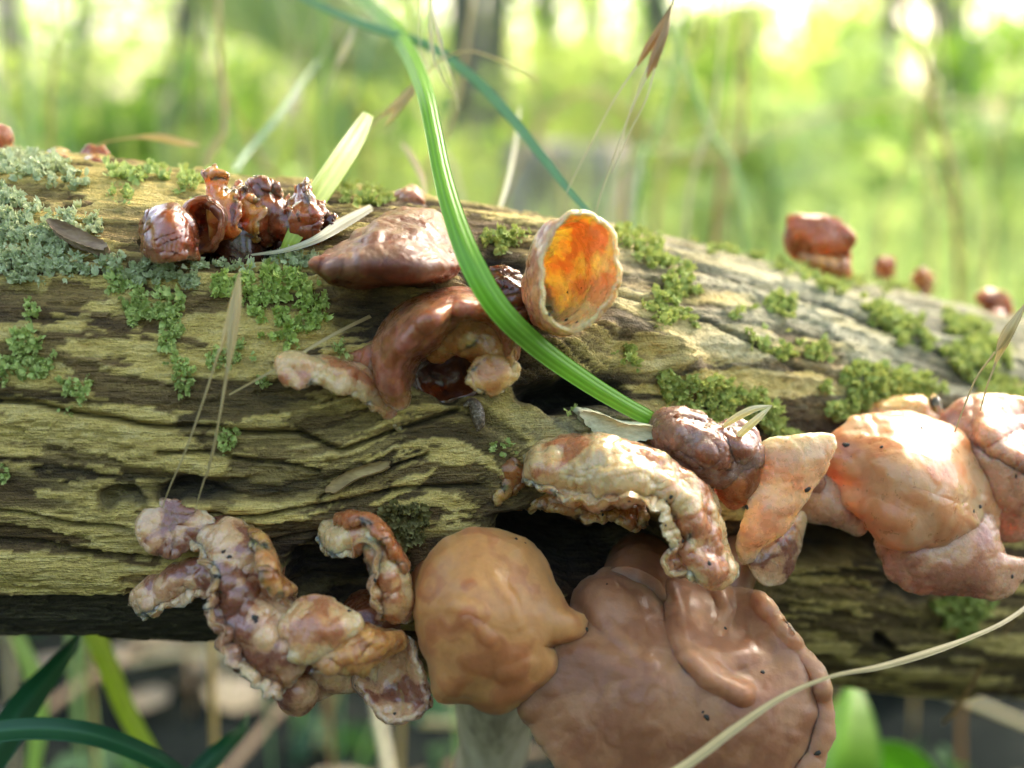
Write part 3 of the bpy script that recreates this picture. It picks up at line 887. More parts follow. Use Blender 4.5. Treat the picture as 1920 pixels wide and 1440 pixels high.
def disc(outline, D, dome=0.0, tilt=(0, 0), centre=None, bumps=(), ridges=(), rim=0.0, rimw=0.16, nr_=54, nt=150):
    nr_, nt = int(nr_ * 0.84), int(nt * 0.84)
    out = np.array([(q[0], q[1], q[2] if len(q) > 2 else 0.0) for q in outline], float)
    out = crom(out, nt, True)
    c = np.array(centre if centre else out[:, :2].mean(0), float)
    rs = np.concatenate([np.linspace(0.015, 0.85, nr_ - 13), np.linspace(0.87, 1.0, 13)])
    kw = max(3, nt // 5) | 1
    sm = np.stack([np.convolve(np.concatenate([out[-(kw // 2):, k], out[:, k], out[:kw // 2, k]]), np.ones(kw) / kw, 'valid') for k in (0, 1)], 1)
    wgt = sstep(0.62, 1.0, rs)[:, None]
    OX = sm[:, 0][None] * (1 - wgt) + out[:, 0][None] * wgt; OY = sm[:, 1][None] * (1 - wgt) + out[:, 1][None] * wgt
    X = c[0] + rs[:, None] * (OX - c[0]); Y = c[1] + rs[:, None] * (OY - c[1])
    R = np.repeat(rs[:, None], nt, 1)
    d = D + tilt[0] * (X - c[0]) + tilt[1] * (Y - c[1]) - dome * (1 - R ** 2) + out[:, 2][None] * R ** 2 + rim * sstep(1 - rimw, 1, R) ** 1.3
    for bx, by, br, a in bumps:
        d = d - a * np.exp(-(((X - bx) / br) ** 2 + ((Y - by) / br) ** 2))
    for poly, wd, a in ridges:
        d = d - a * np.exp(-(seg_dist(X, Y, poly) / wd) ** 2)
    dd = d * MM
    return CAM + FWD * dd[..., None] + RGT * ((X - 960) / FPX * dd)[..., None] + UPV * ((720 - Y) / FPX * dd)[..., None]

def loops(ls, nu=70, nt=120):
    nu, nt = int(nu * 0.84), int(nt * 0.84)
    R = np.stack([crom(l, nt, True) for l in ls])
    G = crom_u(R, nu)
    s = G.shape
    X, Y, dd = G[..., 0], G[..., 1], (G[..., 2] + SHIFT) * MM
    return CAM + FWD * dd[..., None] + RGT * ((X - 960) / FPX * dd)[..., None] + UPV * ((720 - Y) / FPX * dd)[..., None]

SPECK, st_, sb_ = new_mat("dark_dirt")
sb_.inputs["Base Color"].default_value = (0.02, 0.018, 0.012, 1); sb_.inputs["Roughness"].default_value = 0.6
ALL_EARS = []
class Ear:
    def __init__(s, name, base, label, group="jelly ears growing on the log"):
        s.o = empty(name, P(*base))
        tag(s.o, label, "fungus", group)
        s.trees = []
    def add(s, pname, VFA, mat, label=None):
        V, F, at = VFA
        o = part(pname, V, F, EM[mat], s.o, attrs=at)
        if label: o["label"] = label
        s.trees.append((V, F))
        if not hasattr(s, 'cap'): s.cap = o
        return o
    def stem(s, pts, rads, mat, seed=1):
        pts = [(pts[0][0], pts[0][1], pts[0][2] + 5.5 + SHIFT)] + [(q[0], q[1], q[2] + 3 + SHIFT) for q in pts[1:]]
        W = np.array([P(*q) for q in pts])
        V, F = tube_t(W, 0.85 * np.array(rads) * MM, 20, 40)
        V = V + 0.0004 * np.stack([fbm(V[:, 0] * 400, V[:, 1] * 400, V[:, 2] * 400, seed + k, 3) for k in range(3)], 1)
        o = part("stem", V, F, EM[mat], s.o, attrs={"side": np.full(len(V), 1.0), "rim": np.zeros(len(V)), "thin": np.full(len(V), 0.2)})
        s.trees.append((V, F))
        return o
    def specks(s, lst):
        V, F = merge(s.trees)
        tree = BVHTree.FromPolygons([tuple(v) for v in V], F.tolist())
        for k, (x, y, r) in enumerate(lst):
            h = ray(x, y, tree)
            if h is None: continue
            p, nn = h
            th = np.linspace(0, 2 * math.pi, 9)[:-1]
            t1 = np.cross(nn, [0.2, 0.4, 0.9]); t1 /= np.linalg.norm(t1); t2 = np.cross(nn, t1)
            rr = r * 0.045 * MM
            a0 = rnd.uniform(0, 6); el = rnd.uniform(1.1, 1.6)
            A1 = math.cos(a0) * t1 + math.sin(a0) * t2; A2 = -math.sin(a0) * t1 + math.cos(a0) * t2
            rings = []
            for f, hh in ((1.0, -0.25), (1.05, 0.15), (0.7, 0.5), (0.2, 0.62)):
                rings.append(p + nn * hh * rr + rr * f * (np.cos(th)[:, None] * el * A1 + np.sin(th)[:, None] * A2) * (1 + 0.15 * np.sin(th * 3 + k)[:, None]))
            Vs = np.vstack(rings + [(p + nn * 0.62 * rr)[None]])
            Fs = np.vstack([quads_to_tris(grid_faces(4, 8, True)), np.stack([np.full(8, 32), 24 + np.arange(8), 24 + (np.arange(8) + 1) % 8], 1)])
            sp = part("dirt_speck", Vs, Fs, SPECK, s.o); sp.parent = s.cap

# --- big smooth round ear with a nose-like lobe
e = Ear("smooth_jelly_ear", (800, 1060, 205), "smooth round orange-brown jelly ear with a nose-like point on its edge")
out = [(786, 1085), (800, 1050), (835, 1012), (880, 998), (925, 995), (968, 1004), (1003, 1030), (1028, 1068), (1048, 1105), (1064, 1138), (1080, 1153), (1100, 1160), (1101, 1172), (1098, 1188),
       (1072, 1196), (1048, 1196), (1030, 1208), (1022, 1216), (1034, 1226), (1043, 1240), (1046, 1256), (1030, 1278), (1000, 1302), (965, 1325), (935, 1338), (908, 1330), (884, 1316), (855, 1316), (822, 1312), (812, 1282), (800, 1230), (780, 1160), (779, 1120)]
e.add("cap", solid(disc(out, 190.5, 7.5, (0.006, -0.012), (905, 1165), bumps=[(930, 1130, 60, 0.8), (860, 1140, 26, 0.6), (985, 1230, 40, 0.7)],
      ridges=[([(925, 1085), (960, 1130), (972, 1170)], 9, 0.5), ([(800, 1140), (860, 1135), (905, 1150)], 9, 0.4), ([(880, 1160), (915, 1195)], 8, 0.4), ([(940, 1260), (990, 1240)], 10, 0.5)], rim=2.2), True, 1.8,
      [(0.25, 7, False), (0.10, 2.5, False)], 3, True, ragged=0.35, ruffle=0.25), "smooth")
e.stem([(835, 1120, 187), (815, 1085, 198), (795, 1040, 210)], [6, 4.5, 4], "smooth")
e.specks([(968, 1010, 5), (1100, 1180, 7), (985, 1018, 3)])

# --- the huge lower ear
e = Ear("broad_jelly_ear", (1240, 1070, 212), "huge broad dun-brown jelly ear hanging lowest under the log")
out = [(1068, 1130, 6), (1085, 1095, 8), (1115, 1072, 9), (1155, 1064, 10), (1195, 1072, 11), (1225, 1090, 12), (1262, 1086, 12), (1310, 1098, 13), (1350, 1098, 13), (1400, 1100, 11), (1430, 1110, 8), (1455, 1138, 4), (1482, 1172), (1510, 1210), (1540, 1250), (1556, 1300), (1562, 1350),
       (1562, 1385), (1548, 1420), (1535, 1455), (1490, 1500), (1400, 1535), (1290, 1540), (1180, 1525), (1090, 1480), (1030, 1420), (985, 1355), (970, 1300), (990, 1240), (1040, 1190)]
e.add("cap", solid(disc(out, 193, 4.5, (0.004, -0.012), (1270, 1300),
      bumps=[(1150, 1120, 62, 4.0), (1400, 1195, 80, -4.5), (1180, 1300, 110, 1.5), (1395, 1370, 110, 2.0), (1250, 1150, 30, -3.0), (1445, 1130, 26, 2)],
      ridges=[([(1238, 1085), (1262, 1120), (1268, 1160), (1275, 1195), (1290, 1230), (1330, 1270), (1390, 1300)], 15, 2.4), ([(1105, 1130), (1150, 1190), (1215, 1245)], 15, 0.9), ([(1350, 1110), (1360, 1150), (1345, 1190)], 11, 1.1),
              ([(1500, 1215), (1522, 1270), (1526, 1340), (1510, 1400), (1475, 1450)], 15, -1.6), ([(1430, 1120), (1490, 1200), (1540, 1290)], 12, 1.6), ([(1310, 1230), (1420, 1235)], 22, 1.0)], rim=0.5, rimw=0.1, nr_=90, nt=260), True, 2.0,
      [(0.4, 9, False), (0.12, 4, False)], 11, True, ragged=0.6, ruffle=0.35), "dun")
e.stem([(1180, 1130, 196), (1200, 1080, 208), (1210, 1040, 228)], [7, 7, 8], "dun")
e.stem([(1370, 1130, 204), (1370, 1070, 212), (1360, 1010, 228)], [4, 5, 6], "dun")
e.specks([(1138, 1095, 3), (1360, 1178, 6), (1430, 1260, 7), (1325, 1345, 8), (1318, 1335, 4), (1533, 1412, 8)])

# --- large arched ear in the middle
SHIFT = -3.0
e = Ear("arched_jelly_ear", (800, 760, 210), "arched plum-brown jelly ear with an amber hollow underneath")
e.add("cap", solid(strip([
    [(716, 790, 206), (708, 765, 202), (722, 760, 196), (748, 768, 194), (768, 760, 199), (776, 740, 206)],
    [(716, 730, 206), (702, 690, 203), (710, 690, 193), (735, 706, 189), (758, 712, 194), (775, 716, 206)],
    [(722, 660, 208), (705, 645, 203), (715, 645, 193), (742, 660, 187), (764, 672, 191), (784, 690, 207)],
    [(752, 600, 210), (735, 592, 204), (752, 600, 193), (772, 622, 185), (790, 640, 188), (808, 672, 206)],
    [(800, 565, 212), (795, 555, 206), (800, 570, 193), (812, 592, 184), (822, 612, 187), (835, 662, 207)],
    [(860, 558, 212), (862, 547, 206), (862, 556, 195), (860, 570, 187.5), (858, 586, 187), (862, 602, 192)],
    [(908, 572, 212), (918, 560, 206), (917, 567, 198), (914, 577, 191), (910, 588, 190), (906, 604, 194)],
    [(940, 602, 212), (952, 590, 206), (951, 595, 199), (948, 603, 193), (942, 613, 191.5), (934, 626, 195)],
    [(955, 640, 212), (966, 632, 206), (964, 637, 200), (960, 645, 194.5), (952, 653, 193), (944, 663, 196)],
    [(960, 672, 212), (968, 668, 206), (965, 674, 201), (960, 682, 196), (952, 690, 195), (945, 698, 198)],
    ], 130, 80), False, 1.1, [(0.4, 4.0, False), (0.3, 4.5, True), (0.16, 1.5, False)], 21, flip=True), "plum")
e.add("inner_face", solid(disc([(800, 662, 5), (818, 626, 2), (850, 598, 0), (905, 582, 0), (946, 602, 0), (963, 640, 0), (966, 685, 1), (945, 704, 3), (912, 690, 5), (880, 668, 6), (850, 656, 6), (826, 674, 7)], 190.0, -1.5, (0, 0.005), (900, 636)), True, 1.3, [(0.6, 4, False), (0.4, 3, True)], 26, True, ragged=0.4), "amber")
e.add("inner_lobe", solid(disc([(878, 700), (895, 672), (930, 664), (962, 676), (978, 697), (955, 722), (925, 738), (898, 736), (882, 722)], 190.5, 0.6, (0.02, 0.0)), True, 1.2, [(0.8, 4, False), (0.3, 3, True)], 23, True, ragged=0.6, ruffle=0.5), "amber")
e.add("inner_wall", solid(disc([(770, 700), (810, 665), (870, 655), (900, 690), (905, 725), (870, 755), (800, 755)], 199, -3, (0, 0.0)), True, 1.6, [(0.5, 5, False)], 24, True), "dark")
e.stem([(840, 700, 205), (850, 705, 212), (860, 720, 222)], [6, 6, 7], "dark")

SHIFT = 0.0
# --- tongue-shaped ear to its left
e = Ear("tongue_jelly_ear", (745, 790, 205), "tongue-shaped jelly ear with pale amber tip and dark stalk, left of the arch")
e.add("cap", solid(band([
    (512, 672, 516, 700, 187, 0.4, 0.8),
    (524, 658, 532, 722, 187, 1.6, 3), (548, 656, 560, 732, 187, 2.2, 3.5), (585, 662, 596, 724, 188, 2.2, 3.5), (625, 674, 632, 736, 189.5, 2.0, 3.5),
    (668, 682, 664, 744, 191, 2.0, 3.5), (700, 692, 694, 768, 193, 2, 3.5), (728, 712, 714, 780, 195, 2, 3.5), (752, 742, 732, 802, 197, 2, 3.5), (766, 776, 742, 810, 199, 1, 3)], 150, 76, "hood"), False, 1.0,
    [(0.45, 4, False), (0.25, 2.6, True), (0.15, 1.3, False)], 31, ragged=0.45, ruffle=0.5), "cream")
e.add("upper_fold", solid(band([(640, 668, 655, 684, 197, 1, 2), (672, 652, 690, 692, 196, 2, 3), (700, 640, 715, 705, 196, 2.5, 3), (715, 660, 738, 730, 197, 2.5, 3), (735, 700, 756, 760, 198, 2.5, 3), (752, 740, 766, 780, 200, 2, 4)], 80, 40), False, 1.8,
      [(0.5, 4, True)], 33), "umber")
e.stem([(735, 755, 196), (742, 785, 203), (735, 795, 216)], [2.6, 3, 4], "umber")

# --- flat folded cap above
e = Ear("capped_jelly_ear", (740, 560, 213), "grey-brown glossy jelly ear folded flat like a cap on a dark stalk")
e.add("cap", solid(strip([
    [(640, 500, 205), (600, 508, 194), (578, 498, 188), (585, 490, 190), (610, 482, 198)],
    [(650, 516, 205), (625, 522, 194), (622, 504, 186), (640, 474, 194), (655, 462, 204)],
    [(672, 530, 206), (665, 524, 194), (664, 500, 184.5), (680, 446, 195), (690, 430, 207)],
    [(712, 536, 206), (708, 520, 194), (706, 494, 184), (716, 420, 197), (722, 410, 209)],
    [(752, 534, 207), (756, 520, 195), (756, 495, 184.5), (762, 412, 199), (762, 404, 211)],
    [(790, 528, 208), (800, 522, 196), (802, 500, 187), (810, 418, 201), (806, 406, 213)],
    [(815, 522, 209), (832, 520, 199), (838, 500, 191), (845, 440, 203), (838, 424, 214)],
    [(830, 512, 210), (852, 512, 203), (862, 500, 197), (866, 470, 206), (855, 452, 215)]], 150, 90), False, 1.5, [(0.6, 5.0, False), (0.35, 3.4, True), (0.15, 1.5, True)], 41, ragged=0.4, flip=True), "umber")
e.stem([(750, 515, 200), (752, 550, 207), (748, 600, 218)], [5.5, 3.6, 4.5], "dark")
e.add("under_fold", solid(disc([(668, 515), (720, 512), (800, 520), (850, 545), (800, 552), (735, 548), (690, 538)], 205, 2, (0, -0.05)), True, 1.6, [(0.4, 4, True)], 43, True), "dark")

# --- open amber cup
SHIFT = -8.0
e = Ear("cup_jelly_ear", (990, 590, 222), "open cup-shaped jelly ear glowing amber inside, beside the green blade")
rim_ = [(1038, 425), (1066, 408), (1098, 403), (1130, 420), (1150, 455), (1157, 500), (1150, 545), (1132, 582), (1100, 608), (1062, 618), (1030, 600), (1014, 560), (1010, 510), (1020, 460)]
def ringof(o, c, s, dx, dy, d, slope=0.0): return [(c[0] + (q[0] - c[0]) * s + dx, c[1] + (q[1] - c[1]) * s + dy, d + slope * (q[0] - c[0])) for q in o]
cc = (1085, 510)
e.add("cap", solid(loops([ringof(rim_, cc, 0.03, -72, 66, 214), ringof(rim_, cc, 0.3, -66, 52, 213), ringof(rim_, cc, 0.62, -52, 30, 209.5, -0.004), ringof(rim_, cc, 0.88, -34, 12, 204, 0.0), ringof(rim_, cc, 1.0, -14, 3, 199, 0.01),
      ringof(rim_, cc, 1.02, -4, 0, 196.5, 0.02), ringof(rim_, cc, 1.0, 2, 0, 195, 0.025)], 110, 190), True, 0.9,
      [(0.6, 6, False), (0.5, 3.6, True), (0.2, 1.6, False)], 51, True, ragged=0.25, ruffle=0.3), "honey")
e.stem([(1008, 580, 208), (998, 594, 212), (990, 600, 226)], [3, 3.5, 5], "umber")
e.specks([(1064, 548, 4), (1090, 540, 3), (1030, 590, 5), (1062, 600, 6), (1082, 604, 5)])

SHIFT = 0.0
# --- crumpled dark scrap behind the blade
e = Ear("crumpled_jelly_ear", (950, 560, 215), "small crumpled dark brown jelly ear tucked between the arch and the amber cup")
e.add("cap", solid(disc([(918, 512), (945, 505), (972, 520), (985, 545), (990, 575), (998, 610), (985, 640), (965, 655), (950, 600), (930, 560), (915, 535)], 206, 4, (-0.02, 0)), True, 2.0, [(0.9, 3.2, True), (0.4, 1.4, True)], 61, True), "dark")
e.stem([(960, 580, 206), (955, 585, 225)], [5, 5], "dark")

# --- ruffled pale ear
e = Ear("ruffled_jelly_ear", (1120, 960, 212), "ruffled translucent cream-brown jelly ear bent like a sleeve over the black hollow")
e.add("cap", solid(band([
    (975, 838, 978, 905, 199, 2, 2),
    (1005, 832, 1010, 922, 198, 4, 3), (1050, 816, 1058, 935, 197, 6, 5), (1090, 806, 1098, 948, 196, 7, 6), (1135, 806, 1150, 952, 195, 7.5, 6), (1185, 818, 1200, 950, 195, 7.5, 6),
    (1240, 842, 1222, 952, 195, 7, 6), (1290, 874, 1244, 962, 195, 6.5, 6), (1328, 912, 1256, 985, 195, 6.5, 6), (1350, 955, 1262, 1015, 195, 6.5, 6), (1358, 1000, 1258, 1035, 194.5, 5.5, 5), (1372, 1034, 1262, 1062, 194, 5, 4), (1386, 1058, 1285, 1082, 194, 4, 3), (1376, 1080, 1318, 1094, 194.5, 2.5, 2), (1358, 1090, 1342, 1096, 195.5, 0.5, 1)], 200, 100, "frill"), False, 1.0, [(1.0, 4.5, False), (0.5, 3.2, True), (0.4, 2.0, False), (0.2, 0.9, False)], 71, ragged=0.9, ruffle=0.7), "cream")
e.add("under_fold", solid(band([(990, 920, 960, 950, 204, 2, 2), (1040, 925, 1040, 960, 203, 2, 2), (1100, 935, 1095, 975, 203, 2, 3), (1160, 935, 1165, 985, 203, 2, 3), (1215, 935, 1210, 985, 204, 2, 3)], 100, 40), False, 1.2, [(0.6, 3.2, False), (0.3, 2, True)], 72, ragged=1.0, ruffle=1.0), "plum")
e.add("ragged_wing", solid(band([(958, 832, 946, 850, 203, 0.6, 1), (975, 840, 935, 880, 202, 2, 2), (985, 862, 945, 905, 201, 2, 2), (985, 890, 925, 935, 201, 2, 2), (960, 925, 905, 945, 203, 1.5, 2), (930, 955, 885, 962, 205, 1, 1)], 90, 44), False, 1.5, [(0.8, 3.0, True), (0.4, 1.2, True)], 73, ragged=1.0), "plum")
e.stem([(1120, 890, 196), (1110, 905, 204), (1100, 915, 222)], [7, 7, 8], "plum")
e.stem([(1300, 960, 196), (1295, 965, 210), (1270, 960, 226)], [5, 5, 6], "plum")
e.specks([(1258, 932, 6), (1250, 940, 4), (1180, 940, 4), (1128, 958, 5), (1280, 1015, 6), (1330, 1056, 6), (1248, 985, 4), (1202, 872, 4), (1130, 965, 4)])

# --- wrinkled grey ear behind it
e = Ear("wrinkled_jelly_ear", (1320, 880, 215), "dull grey-brown wrinkled jelly ear between the ruffled and the peach ears")
e.add("cap", solid(disc([(1218, 800), (1230, 780), (1262, 772), (1295, 776), (1322, 792), (1345, 806), (1375, 800), (1405, 812), (1424, 838), (1422, 870), (1400, 900), (1350, 905), (1300, 888), (1255, 860), (1225, 830)], 203, 6, (0.005, -0.02),
      bumps=[(1268, 808, 34, 2.6), (1390, 838, 24, 1.4), (1325, 845, 20, 1.3)], ridges=[([(1338, 795), (1352, 830), (1385, 880)], 22, -1.0)]), True, 2.0, [(0.6, 4.5, False), (0.55, 2.8, True), (0.3, 1.4, True)], 81, True, flip=True), "grey")
e.add("inner_lobe", solid(disc([(1345, 880), (1375, 852), (1415, 858), (1425, 890), (1410, 930), (1370, 950), (1345, 920)], 203, 2.5, (0, 0.03)), True, 2.0, [(0.4, 5, False)], 82, True), "orange")
e.stem([(1330, 860, 205), (1340, 880, 214), (1340, 890, 240)], [6, 6, 7], "grey")

# --- big peach ear
e = Ear("peach_jelly_ear", (1640, 960, 235), "largest pale peach jelly ear with a domed hood, side wing and hanging lobe")
e.add("cap", solid(disc([(1530, 905, 6), (1536, 868, 5), (1548, 836, 5), (1572, 806, 6), (1610, 784, 8), (1660, 777, 9), (1715, 780, 9), (1765, 796, 9), (1808, 826, 9), (1840, 868, 9), (1862, 918, 8), (1872, 960, 7), (1868, 1000, 5),
      (1835, 1002, 1), (1800, 1005, -1), (1760, 1018, -2), (1710, 1028, -3), (1668, 1024, -3), (1640, 1000, -2), (1622, 975, 0), (1595, 962, 2), (1560, 950, 4)], 209, 8, (0.0, 0.0), (1695, 905),
      bumps=[(1612, 905, 72, -4.5)],
      ridges=[([(1596, 938), (1640, 962), (1700, 985)], 22, 1.3), ([(1550, 850), (1575, 872), (1600, 885)], 16, 0.8)], rim=0.8, nr_=80, nt=220), True, 1.7, [(0.4, 8, False), (0.15, 5.0, True)], 91, True, ragged=0.4, ruffle=0.3), "peach")
e.add("side_wing", solid(band([(1442, 826, 1540, 814, 204, 0.5, 1), (1424, 834, 1566, 818, 203.5, 1.2, 2), (1416, 852, 1570, 840, 203, 2, 4), (1424, 874, 1560, 868, 202.8, 2.6, 4), (1412, 906, 1536, 906, 202.8, 2.6, 4), (1396, 948, 1506, 948, 203, 2.6, 4), (1384, 990, 1480, 985, 203.5, 2.4, 4),
      (1378, 1020, 1448, 1010, 204, 2, 3), (1383, 1045, 1424, 1032, 205, 1.2, 2), (1394, 1058, 1408, 1055, 206, 0.3, 1)], 130, 70, "flat"), False, 1.5, [(0.45, 7, False), (0.12, 4.0, True)], 92, ragged=0.4, ruffle=0.12), "flap")
e.add("inner_lobe", solid(disc([(1500, 915), (1530, 890), (1570, 905), (1600, 950), (1625, 985), (1612, 1000), (1580, 985), (1540, 975), (1505, 965)], 214, 2, (0, 0)), True, 2.2, [(0.3, 5, False)], 93, True), "pink")
e.add("hanging_lobe", solid(disc([(1642, 1020, 1), (1660, 990, 2), (1720, 985, 3), (1790, 965, 2), (1840, 950, 2), (1868, 985, 1), (1872, 1020), (1885, 1045), (1912, 1050), (1935, 1060), (1915, 1090), (1880, 1112), (1830, 1112), (1770, 1116), (1710, 1106), (1668, 1078)], 211.5, 5, (0.004, -0.01), (1770, 1045),
      bumps=[(1830, 1000, 40, 2), (1700, 1060, 40, 1.0)]), True, 1.7, [(0.45, 7, False), (0.2, 3.5, True)], 94, True, ragged=0.5, ruffle=0.4), "pink")
e.stem([(1640, 900, 214), (1620, 880, 228), (1610, 860, 252)], [7, 8, 9], "pink")
e.stem([(1505, 905, 207), (1540, 890, 222), (1560, 880, 245)], [4, 5, 6], "pink")
e.specks([(1586, 834, 9), (1653, 838, 6), (1596, 856, 2), (1400, 951, 7), (1514, 918, 10), (1838, 950, 7), (1826, 958, 5), (1898, 1081, 6), (1728, 802, 6), (1582, 910, 2)])

# --- amber fold behind the hood
e = Ear("folded_jelly_ear", (1680, 800, 245), "thin amber jelly ear with an upturned tip behind the peach hood")
e.add("cap", solid(band([(1598, 778, 1602, 800, 232, 1, 1), (1630, 758, 1640, 800, 230, 2, 2), (1680, 742, 1690, 810, 229, 3, 3), (1725, 738, 1730, 820, 229, 3, 3), (1734, 752, 1745, 826, 229, 3, 3), (1752, 762, 1762, 826, 229, 2, 2), (1750, 738, 1768, 800, 229, 1, 1), (1745, 740, 1752, 746, 229, 0.3, 0.3)], 90, 40), False, 1.6, [(0.4, 4, True)], 101, ragged=0.4), "amber")
e.stem([(1680, 795, 231), (1680, 810, 238), (1670, 830, 256)], [5, 5, 6], "orange")

# --- ear at the far right
e = Ear("leaning_jelly_ear", (1900, 900, 260), "tall pinkish-peach jelly ear leaning behind the largest peach ear")
e.add("cap", solid(disc([(1762, 790, 4), (1790, 760, 4), (1840, 744, 5), (1890, 746, 5), (1940, 762, 5), (1990, 800, 5), (2010, 880, 3), (1990, 960), (1930, 1000), (1880, 1012), (1840, 960), (1810, 890), (1775, 830)], 221, 8, (0, 0), (1880, 880),
      bumps=[(1905, 800, 30, -3)], ridges=[([(1840, 760), (1845, 800), (1870, 840), (1925, 870)], 9, 2.2), ([(1850, 820), (1900, 800), (1960, 810)], 10, 1.2)]), True, 2.4, [(0.35, 6, False), (0.15, 2.2, True)], 111, True), "pink")
e.stem([(1900, 880, 224), (1900, 870, 245), (1890, 850, 275)], [7, 8, 9], "pink")
e.specks([(1905, 893, 5), (1880, 764, 4)])

# --- long convoluted ear, lower left
e = Ear("convoluted_jelly_ear", (450, 1040, 205), "long lumpy grey-cream jelly ear twisting down the log's underside")
e.add("cap", solid(band([(375, 945, 330, 975, 198, 1, 2), (405, 968, 355, 1010, 196, 3, 3), (440, 985, 385, 1040, 194.5, 4.5, 4), (480, 1000, 388, 1080, 193, 5.5, 5), (508, 1030, 392, 1120, 192, 6, 5), (520, 1070, 398, 1160, 191, 6, 5), (538, 1100, 408, 1195, 190, 6, 5),
      (556, 1120, 422, 1235, 189.5, 6, 5), (575, 1140, 445, 1262, 189, 5.5, 5), (600, 1160, 480, 1292, 189, 5, 5), (640, 1180, 525, 1310, 189.5, 4, 4)], 190, 110, "frill"), False, 1.2, [(1.2, 5.0, False), (0.55, 2.4, False), (0.5, 3.5, True), (0.2, 1.0, False)], 121, ragged=0.9, ruffle=0.8), "jelly")
e.add("upper_lobe", solid(disc([(250, 985), (262, 955), (300, 938), (345, 940), (385, 955), (402, 985), (385, 1012), (345, 1030), (300, 1036), (262, 1020)], 193, 2, (0.004, -0.015), bumps=[(320, 985, 34, -2.0)]), True, 1.3, [(0.7, 4, False), (0.3, 2.5, True), (0.25, 1.6, False)], 122, True, ragged=0.6, ruffle=0.5), "jelly")
e.add("lower_tongue", solid(band([(246, 1136, 258, 1150, 198, 0.5, 1), (256, 1100, 282, 1156, 197, 2.5, 2), (290, 1075, 320, 1136, 196, 3, 3), (335, 1055, 360, 1116, 195, 3, 3), (385, 1040, 400, 1120, 194, 3, 3), (420, 1030, 430, 1110, 194, 2, 3)], 90, 60, "frill"), False, 1.1, [(0.7, 3.6, False), (0.35, 1.6, False)], 123, ragged=0.7, ruffle=0.8), "jelly")
e.add("cream_lobe", solid(disc([(520, 1180), (545, 1150), (565, 1128), (595, 1118), (640, 1140), (672, 1158), (680, 1176), (665, 1195), (640, 1200), (610, 1225), (570, 1245), (535, 1225)], 186, 2.8, (0, -0.03)), True, 1.4, [(0.4, 4, False), (0.2, 2.4, True)], 124, True, ragged=0.4, ruffle=0.5), "cream")
e.add("middle_fold", solid(band([(640, 1150, 545, 1225, 190, 2, 3), (680, 1158, 570, 1245, 189, 3, 3), (715, 1165, 590, 1255, 188, 4, 3), (740, 1172, 625, 1262, 188, 4, 3), (765, 1185, 660, 1258, 189, 3, 3), (775, 1200, 690, 1240, 191, 2, 3)], 90, 50), False, 1.5, [(0.6, 4.0, False), (0.35, 3, True), (0.25, 1.5, False)], 125, ragged=0.6, ruffle=0.7), "plum")
e.add("bottom_cup", solid(disc([(668, 1262), (695, 1225), (730, 1202), (765, 1200), (785, 1235), (800, 1280), (812, 1320), (795, 1338), (760, 1352), (725, 1348), (690, 1312)], 191, -3.5, (0, -0.01), rim=0.0), True, 1.5, [(0.6, 4.5, False), (0.3, 1.8, False)], 126, True, ragged=0.5, ruffle=0.6), "jelly")
e.add("under_sheet", solid(disc([(500, 1240), (560, 1230), (640, 1240), (700, 1240), (700, 1290), (640, 1285), (600, 1300), (560, 1300), (520, 1285)], 194, 2, (0, 0)), True, 2.4, [(0.5, 4, False)], 127, True), "jelly")
e.add("drip_lobe", solid(disc([(528, 1292), (532, 1275), (560, 1268), (584, 1290), (580, 1312), (562, 1330), (540, 1324)], 191, 3), True, 2.4, [(0.15, 4, False)], 128, True), "jelly")
e.add("glossy_beads", solid(band([(462, 985, 455, 1010, 195, 2, 2), (492, 1000, 478, 1040, 191, 3, 2), (512, 1035, 488, 1065, 188, 3, 2), (522, 1075, 492, 1095, 187, 3, 2), (560, 1112, 520, 1125, 188, 2, 2)], 90, 36), False, 1.6, [(0.8, 2.2, False), (0.4, 1.0, False)], 129, ragged=0.6), "plum")
e.stem([(450, 1060, 192), (455, 1050, 205), (460, 1040, 218)], [8, 8, 9], "plum")
e.stem([(700, 1190, 192), (690, 1150, 206), (690, 1110, 224)], [5, 6, 7], "plum")
e.stem([(320, 990, 194), (330, 975, 202), (335, 965, 212)], [4, 5, 5], "jelly")
e.specks([(430, 1044, 6), (419, 1034, 5), (412, 1082, 5), (414, 1110, 5), (478, 1158, 9), (740, 1338, 5), (655, 1145, 5), (480, 1165, 6)])

# --- hook-shaped ear
e = Ear("hooked_jelly_ear", (760, 1060, 205), "small hook-shaped cream and rust jelly ear beside the smooth round ear")
e.add("cap", solid(band([(598, 985, 602, 1012, 196, 0.5, 1), (606, 972, 612, 1038, 195, 2, 2), (632, 968, 640, 1048, 194, 3.5, 3), (665, 964, 668, 1040, 193, 4, 3), (700, 972, 682, 1034, 192, 4.5, 3), (728, 998, 690, 1052, 192, 4.5, 4),
      (745, 1030, 692, 1080, 192, 4.5, 4), (762, 1060, 700, 1105, 192, 4.5, 4), (772, 1095, 706, 1130, 192, 4.5, 4), (774, 1130, 710, 1150, 193, 4, 4), (768, 1165, 722, 1162, 195, 3, 3)], 140, 70, "frill"), False, 1.1, [(0.5, 4.0, False), (0.3, 2.6, True), (0.15, 1.2, False)], 131, ragged=0.5, ruffle=0.7), "cream")
e.add("top_fold", solid(band([(625, 968, 628, 985, 194, 1, 2), (665, 960, 668, 985, 191, 2, 2), (700, 968, 690, 995, 189.5, 2, 2), (728, 996, 712, 1015, 189, 2, 2), (748, 1030, 735, 1045, 190, 2, 2), (772, 1062, 758, 1080, 191, 1.5, 2)], 90, 34), False, 1.3, [(0.5, 2.4, False), (0.3, 1.2, False)], 132, ragged=0.6), "orange")
